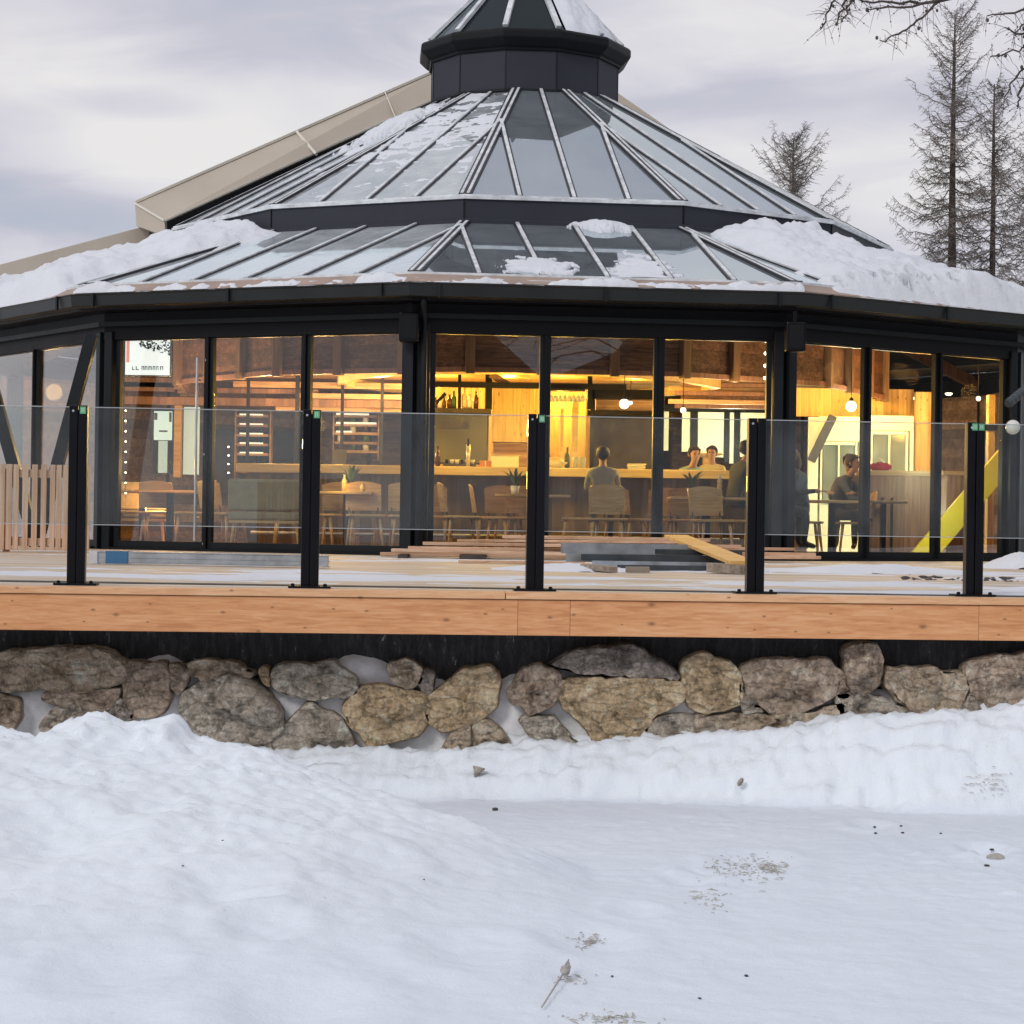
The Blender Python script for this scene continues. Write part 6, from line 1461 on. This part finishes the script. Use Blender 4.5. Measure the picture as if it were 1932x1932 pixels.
# near larch whose boughs hang into the top right corner
NY = 13.6
tr = thing('overhanging_larch', 'near larch whose bare coned boughs hang into the top right corner', 'tree', (5.6, 11.9, 0))
b = MB(); b.tube([(5.6, 11.9, -0.3), (5.55, 11.9, 2.5), (5.45, 11.95, 5.2), (5.4, 12.0, 8.5), (5.4, 12.0, 12)], [0.26, 0.22, 0.19, 0.13, 0.03], 12); b.build('trunk', M['bark'], tr, smooth=True)
boughs = [[(2760, -140, 12.1), (2150, -90, 13.9), (1930, -40, 13.7), (1770, 3, 13.6), (1700, 6, 13.5), (1630, 1, 13.5), (1560, -12, 13.5)],
          [(1768, 4, 13.6), (1745, 28, 13.5), (1715, 52, 13.5), (1690, 68, 13.5), (1660, 76, 13.4)],
          [(1600, -30, 13.5), (1592, 10, 13.5), (1582, 32, 13.5), (1579, 46, 13.5)],
          [(1600, -30, 13.5), (1575, 0, 13.5), (1562, 24, 13.5), (1548, 56, 13.5)],
          [(1610, -30, 13.5), (1606, 0, 13.5), (1594, 24, 13.4), (1588, 38, 13.4)],
          [(2760, -60, 12.1), (2200, -40, 13.8), (2020, -10, 13.6), (1960, 10, 13.6), (1900, 24, 13.6), (1862, 30, 13.6)],
          [(2760, -20, 12.1), (2150, 20, 13.8), (1990, 45, 13.7), (1930, 66, 13.6), (1896, 52, 13.6)],
          [(2150, 20, 13.8), (2010, 70, 13.7), (1940, 85, 13.6), (1900, 100, 13.6), (1868, 108, 13.6)],
          [(2760, 60, 12.1), (2150, 90, 13.8), (1980, 115, 13.7), (1935, 150, 13.6), (1924, 180, 13.6), (1920, 205, 13.6)],
          [(1800, -10, 13.6), (1720, 12, 13.5), (1660, 14, 13.5), (1634, 18, 13.5)],
          [(1960, 10, 13.6), (1940, 40, 13.6), (1915, 62, 13.6)], [(1980, 115, 13.7), (1930, 130, 13.6), (1905, 160, 13.6), (1895, 185, 13.6)]]
r9 = random.Random(33)
b = MB()
for i in range(46):
    z_ = 3.6 + 8.0 * i / 46; a = r9.random() * 6.28; l = (0.5 + 1.1 * r9.random()) * (1.15 - (z_ - 3.6) / 9); p0 = Vector((5.47, 11.95, z_)); d_ = Vector((math.cos(a), math.sin(a), 0))
    q = [p0 + d_ * l * u + Vector((0, 0, l * (0.1 * u - 0.3 * u * (1 - u)))) for u in (0, 0.3, 0.6, 1)]
    b.tube(q, [0.02, 0.014, 0.009, 0.004], 5)
    for _ in range(8):
        u = 0.2 + 0.8 * r9.random(); w = p0 + d_ * l * u; b.tube([w, w + Vector((r9.gauss(0, .14), r9.gauss(0, .14), -0.2 * r9.random()))], [0.004, 0.002], 3)
b.build('crown', M['twig'], tr)
for bi, bp in enumerate(boughs):
    P = [at(*q) for q in bp]; Q = []
    for i in range(len(P) - 1):
        for s in range(4): Q.append(P[i].lerp(P[i + 1], s / 4) + Vector((r9.gauss(0, .006), r9.gauss(0, .02), r9.gauss(0, .006))))
    Q.append(P[-1]); L = len(Q)
    w0 = 0.014 if bi in (0, 5, 6, 8) else 0.006
    bg = MB(); bg.tube(Q, [w0 * (1 - i / L) + 0.0035 for i in range(L)], 6)
    for i in range(L):
        if Q[i].x > 5: continue
        for _ in range(2):
            a = r9.random() * 6.28; l = 0.04 + 0.11 * r9.random(); e = Q[i] + Vector((math.cos(a) * l, 0.3 * l * r9.gauss(0, 1), math.sin(a) * l - 0.03))
            m_ = Q[i].lerp(e, 0.5) + Vector((0, 0, 0.01)); bg.tube([Q[i], m_, e], [0.002, 0.0017, 0.001], 4)
            if r9.random() < 0.4: bg.sphere(m_.lerp(e, 0.5), 0.005, 4)
    bo = bg.build('bough', M['bark'], tr)
    for i in range(2, L):
        if r9.random() < 0.22 and Q[i].x < 5:
            c = Q[i] + Vector((r9.gauss(0, .02), 0, r9.gauss(-0.012, .02)))
            MB().sphere(c, 0.008 + 0.005 * r9.random(), 6, (0.9, 0.9, 1.2)).build('cone', M['grit'], bo, smooth=True)

# ------------------------------------------------------------------ light, sky, camera
w = bpy.data.worlds.new('World'); sc.world = w; w.use_nodes = True
nt = w.node_tree; L = nt.links; nt.nodes.clear()
out = nd(nt, 'ShaderNodeOutputWorld')
sky = nd(nt, 'ShaderNodeTexSky', sky_type='NISHITA'); sky.sun_disc = False; sky.sun_elevation = R_(34); sky.sun_rotation = R_(215); sky.altitude = 1500
bg1 = nd(nt, 'ShaderNodeBackground'); bg1.inputs[1].default_value = 0.08; L.new(sky.outputs[0], bg1.inputs[0])
tc = nd(nt, 'ShaderNodeTexCoord')
mp = nd(nt, 'ShaderNodeMapping'); mp.inputs['Scale'].default_value = (3.6, 3.6, 8.5); mp.inputs['Location'].default_value = (1.7, 0.4, 2.2); L.new(tc.outputs['Generated'], mp.inputs[0])
n1_ = nd(nt, 'ShaderNodeTexNoise', i_Scale=1.25, i_Detail=5.0, i_Roughness=0.5, i_Distortion=0.35); L.new(mp.outputs[0], n1_.inputs['Vector'])
mp2 = nd(nt, 'ShaderNodeMapping'); mp2.inputs['Scale'].default_value = (9, 9, 34); L.new(tc.outputs['Generated'], mp2.inputs[0])
n2_ = nd(nt, 'ShaderNodeTexNoise', i_Scale=1.1, i_Detail=6.0, i_Roughness=0.55, i_Distortion=0.6); L.new(mp2.outputs[0], n2_.inputs['Vector'])
mx_ = nd(nt, 'ShaderNodeMath', operation='MULTIPLY_ADD', i_1=0.42); L.new(n2_.outputs[0], mx_.inputs[0]); 
ml_ = nd(nt, 'ShaderNodeMath', operation='MULTIPLY', i_1=0.58); L.new(n1_.outputs[0], ml_.inputs[0]); L.new(ml_.outputs[0], mx_.inputs[2])
val = mx_.outputs[0]
def blob(px, py, rx, rz, amt):
    """Cloud lump or gap in one direction of the sky."""
    global val
    d = (at(px, py, 10) - Vector((0, 0, EYE))).normalized()
    sb = nd(nt, 'ShaderNodeVectorMath', operation='SUBTRACT'); L.new(tc.outputs['Generated'], sb.inputs[0]); sb.inputs[1].default_value = d
    # edges broken up by the fine noise
    ms = nd(nt, 'ShaderNodeVectorMath', operation='MULTIPLY'); L.new(sb.outputs[0], ms.inputs[0]); ms.inputs[1].default_value = (1 / rx, 1 / rx, 1 / rz)
    ln = nd(nt, 'ShaderNodeVectorMath', operation='LENGTH'); L.new(ms.outputs[0], ln.inputs[0])
    ad0 = nd(nt, 'ShaderNodeMath', operation='MULTIPLY_ADD', i_1=1.6, i_2=-0.8); L.new(n2_.outputs[0], ad0.inputs[0])
    ad1 = nd(nt, 'ShaderNodeMath', operation='ADD'); L.new(ln.outputs['Value'], ad1.inputs[0]); L.new(ad0.outputs[0], ad1.inputs[1])
    mr = nd(nt, 'ShaderNodeMapRange', interpolation_type='SMOOTHSTEP'); mr.inputs['From Min'].default_value = 0.25; mr.inputs['From Max'].default_value = 1.25; mr.inputs['To Min'].default_value = amt; mr.inputs['To Max'].default_value = 0.0
    L.new(ad1.outputs[0], mr.inputs[0])
    ad = nd(nt, 'ShaderNodeMath', operation='ADD'); L.new(val, ad.inputs[0]); L.new(mr.outputs[0], ad.inputs[1]); val = ad.outputs[0]
blob(120, 395, 0.075, 0.015, -0.17); blob(255, 200, 0.045, 0.009, -0.16); blob(180, 150, 0.11, 0.035, 0.12); blob(330, 300, 0.10, 0.03, 0.16); blob(560, 40, 0.08, 0.03, -0.12); blob(1480, 180, 0.12, 0.022, -0.10); blob(1560, 330, 0.12, 0.03, 0.10); blob(1330, 60, 0.08, 0.03, 0.02); blob(40, 250, 0.05, 0.03, -0.08)
cr = nd(nt, 'ShaderNodeValToRGB'); el = cr.color_ramp.elements
el[0].position = 0.22; el[0].color = (0.44, 0.48, 0.57, 1); el[1].position = 0.66; el[1].color = (0.82, 0.80, 0.79, 1)
e = el.new(0.40); e.color = (0.565, 0.56, 0.635, 1)
e = el.new(0.50); e.color = (0.67, 0.655, 0.715, 1)
L.new(val, cr.inputs[0])
bg2 = nd(nt, 'ShaderNodeBackground'); bg2.inputs[1].default_value = 1.0; L.new(cr.outputs[0], bg2.inputs[0])
ms_ = nd(nt, 'ShaderNodeMixShader'); ms_.inputs[0].default_value = 0.94; L.new(bg1.outputs[0], ms_.inputs[1]); L.new(bg2.outputs[0], ms_.inputs[2]); L.new(ms_.outputs[0], out.inputs[0])

sl_ = bpy.data.lights.new('sun', 'SUN'); sl_.energy = 1.1; sl_.angle = R_(14); sl_.color = (1.0, 0.96, 0.92)
so = bpy.data.objects.new('sun', sl_); COL.objects.link(so)
az, elv = R_(215), R_(34)      # sky rotation: measured from +Y clockwise
sd_ = Vector((math.sin(az) * math.cos(elv), math.cos(az) * math.cos(elv), math.sin(elv)))
so.rotation_euler = sd_.to_track_quat('Z', 'Y').to_euler()

def lamp(name, p, power, col, r=0.12):
    l = bpy.data.lights.new(name, 'POINT'); l.energy = power; l.color = col; l.shadow_soft_size = r
    o = bpy.data.objects.new(name, l); COL.objects.link(o); o.location = p
GOLD = (1.0, 0.58, 0.085); WARM = (1.0, 0.60, 0.24)
def lpt(px, py, Y): return at(px, py, Y)
for px, py, Y, pw_, c_ in ((835, 742, 34.0, 130, GOLD), (960, 716, 34.2, 100, GOLD), (1060, 745, 33.9, 120, GOLD), (1200, 728, 34.2, 70, GOLD), (720, 745, 33.8, 90, WARM), (815, 850, 32.2, 16, GOLD), (965, 800, 31.3, 150, GOLD),
        (1150, 800, 31.2, 50, GOLD), (600, 800, 31.5, 130, WARM), (1330, 800, 33.4, 80, WARM), (1380, 835, 35.6, 130, (1, 0.95, 0.68)), (1606, 780, 31.4, 80, (1, 0.90, 0.60)), (1590, 960, 31.6, 70, (1, 0.97, 0.66)), (1680, 850, 32.0, 45, (1, 0.95, 0.66)),
        (1600, 740, 33.0, 70, GOLD), (1750, 800, 32.2, 90, (1, 0.45, 0.07)), (1868, 770, 29.9, 22, GOLD), (330, 800, 31.0, 120, WARM), (300, 950, 30.4, 80, (1, 0.45, 0.12)), (500, 760, 30.8, 90, WARM),
        (600, 800, 29.7, 46, GOLD), (860, 790, 29.25, 60, GOLD), (1060, 800, 29.2, 48, GOLD), (1260, 790, 29.3, 54, GOLD), (1400, 760, 29.5, 36, WARM), (1570, 700, 28.6, 26, (1, 0.5, 0.15)), (1775, 900, 28.35, 46, (1, 0.93, 0.55)), (1700, 700, 29.5, 26, (1, 0.5, 0.15)), (100, 740, 31, 40, WARM), (1720, 712, 31.8, 34, (1, 0.42, 0.10)), (1830, 740, 31.0, 24, (1, 0.5, 0.12)), (250, 860, 32.5, 70, (1, 0.55, 0.2)), (560, 760, 33.5, 70, WARM), (690, 840, 33.5, 60, WARM), (420, 690, 28.0, 3, (1, 0.5, 0.28)), (680, 680, 27.6, 2.5, (1, 0.5, 0.28)), (950, 660, 27.2, 3, WARM), (1250, 660, 27.2, 3, WARM), (310, 880, 28.0, 26, (1, 0.5, 0.16)), (640, 900, 27.2, 12, GOLD), (900, 900, 27.2, 10, GOLD)):
    lamp('interior_fill_light', lpt(px, py, Y), pw_ * 0.92, c_)  # point lights without fittings, many added to brighten bar, seats, walls and brace

cam = bpy.data.cameras.new('camera'); co_ = bpy.data.objects.new('camera', cam); COL.objects.link(co_)
co_.location = (0, 0, EYE)
cam.sensor_width = 36; cam.lens = 36 * F_PX / 1932; cam.clip_end = 3000; cam.clip_start = 0.1
# look along +Y, pitched up a little, rolled so that the horizon drops to the right
rot = Matrix.Rotation(R_(90) + PITCH, 3, 'X')
rot = rot @ Matrix.Rotation(ROLL, 3, 'Z')
co_.rotation_euler = rot.to_euler()
sc.camera = co_
sc.view_settings.view_transform = 'Standard'; sc.view_settings.look = 'None'; sc.view_settings.exposure = 0.06; sc.view_settings.gamma = 1
sc.render.engine = 'CYCLES'
cy = sc.cycles; cy.use_denoising = True
cy.max_bounces = 8; cy.diffuse_bounces = 3; cy.glossy_bounces = 4; cy.transparent_max_bounces = 24; cy.transmission_bounces = 4
cy.sample_clamp_indirect = 6.0; cy.caustics_reflective = False; cy.caustics_refractive = False
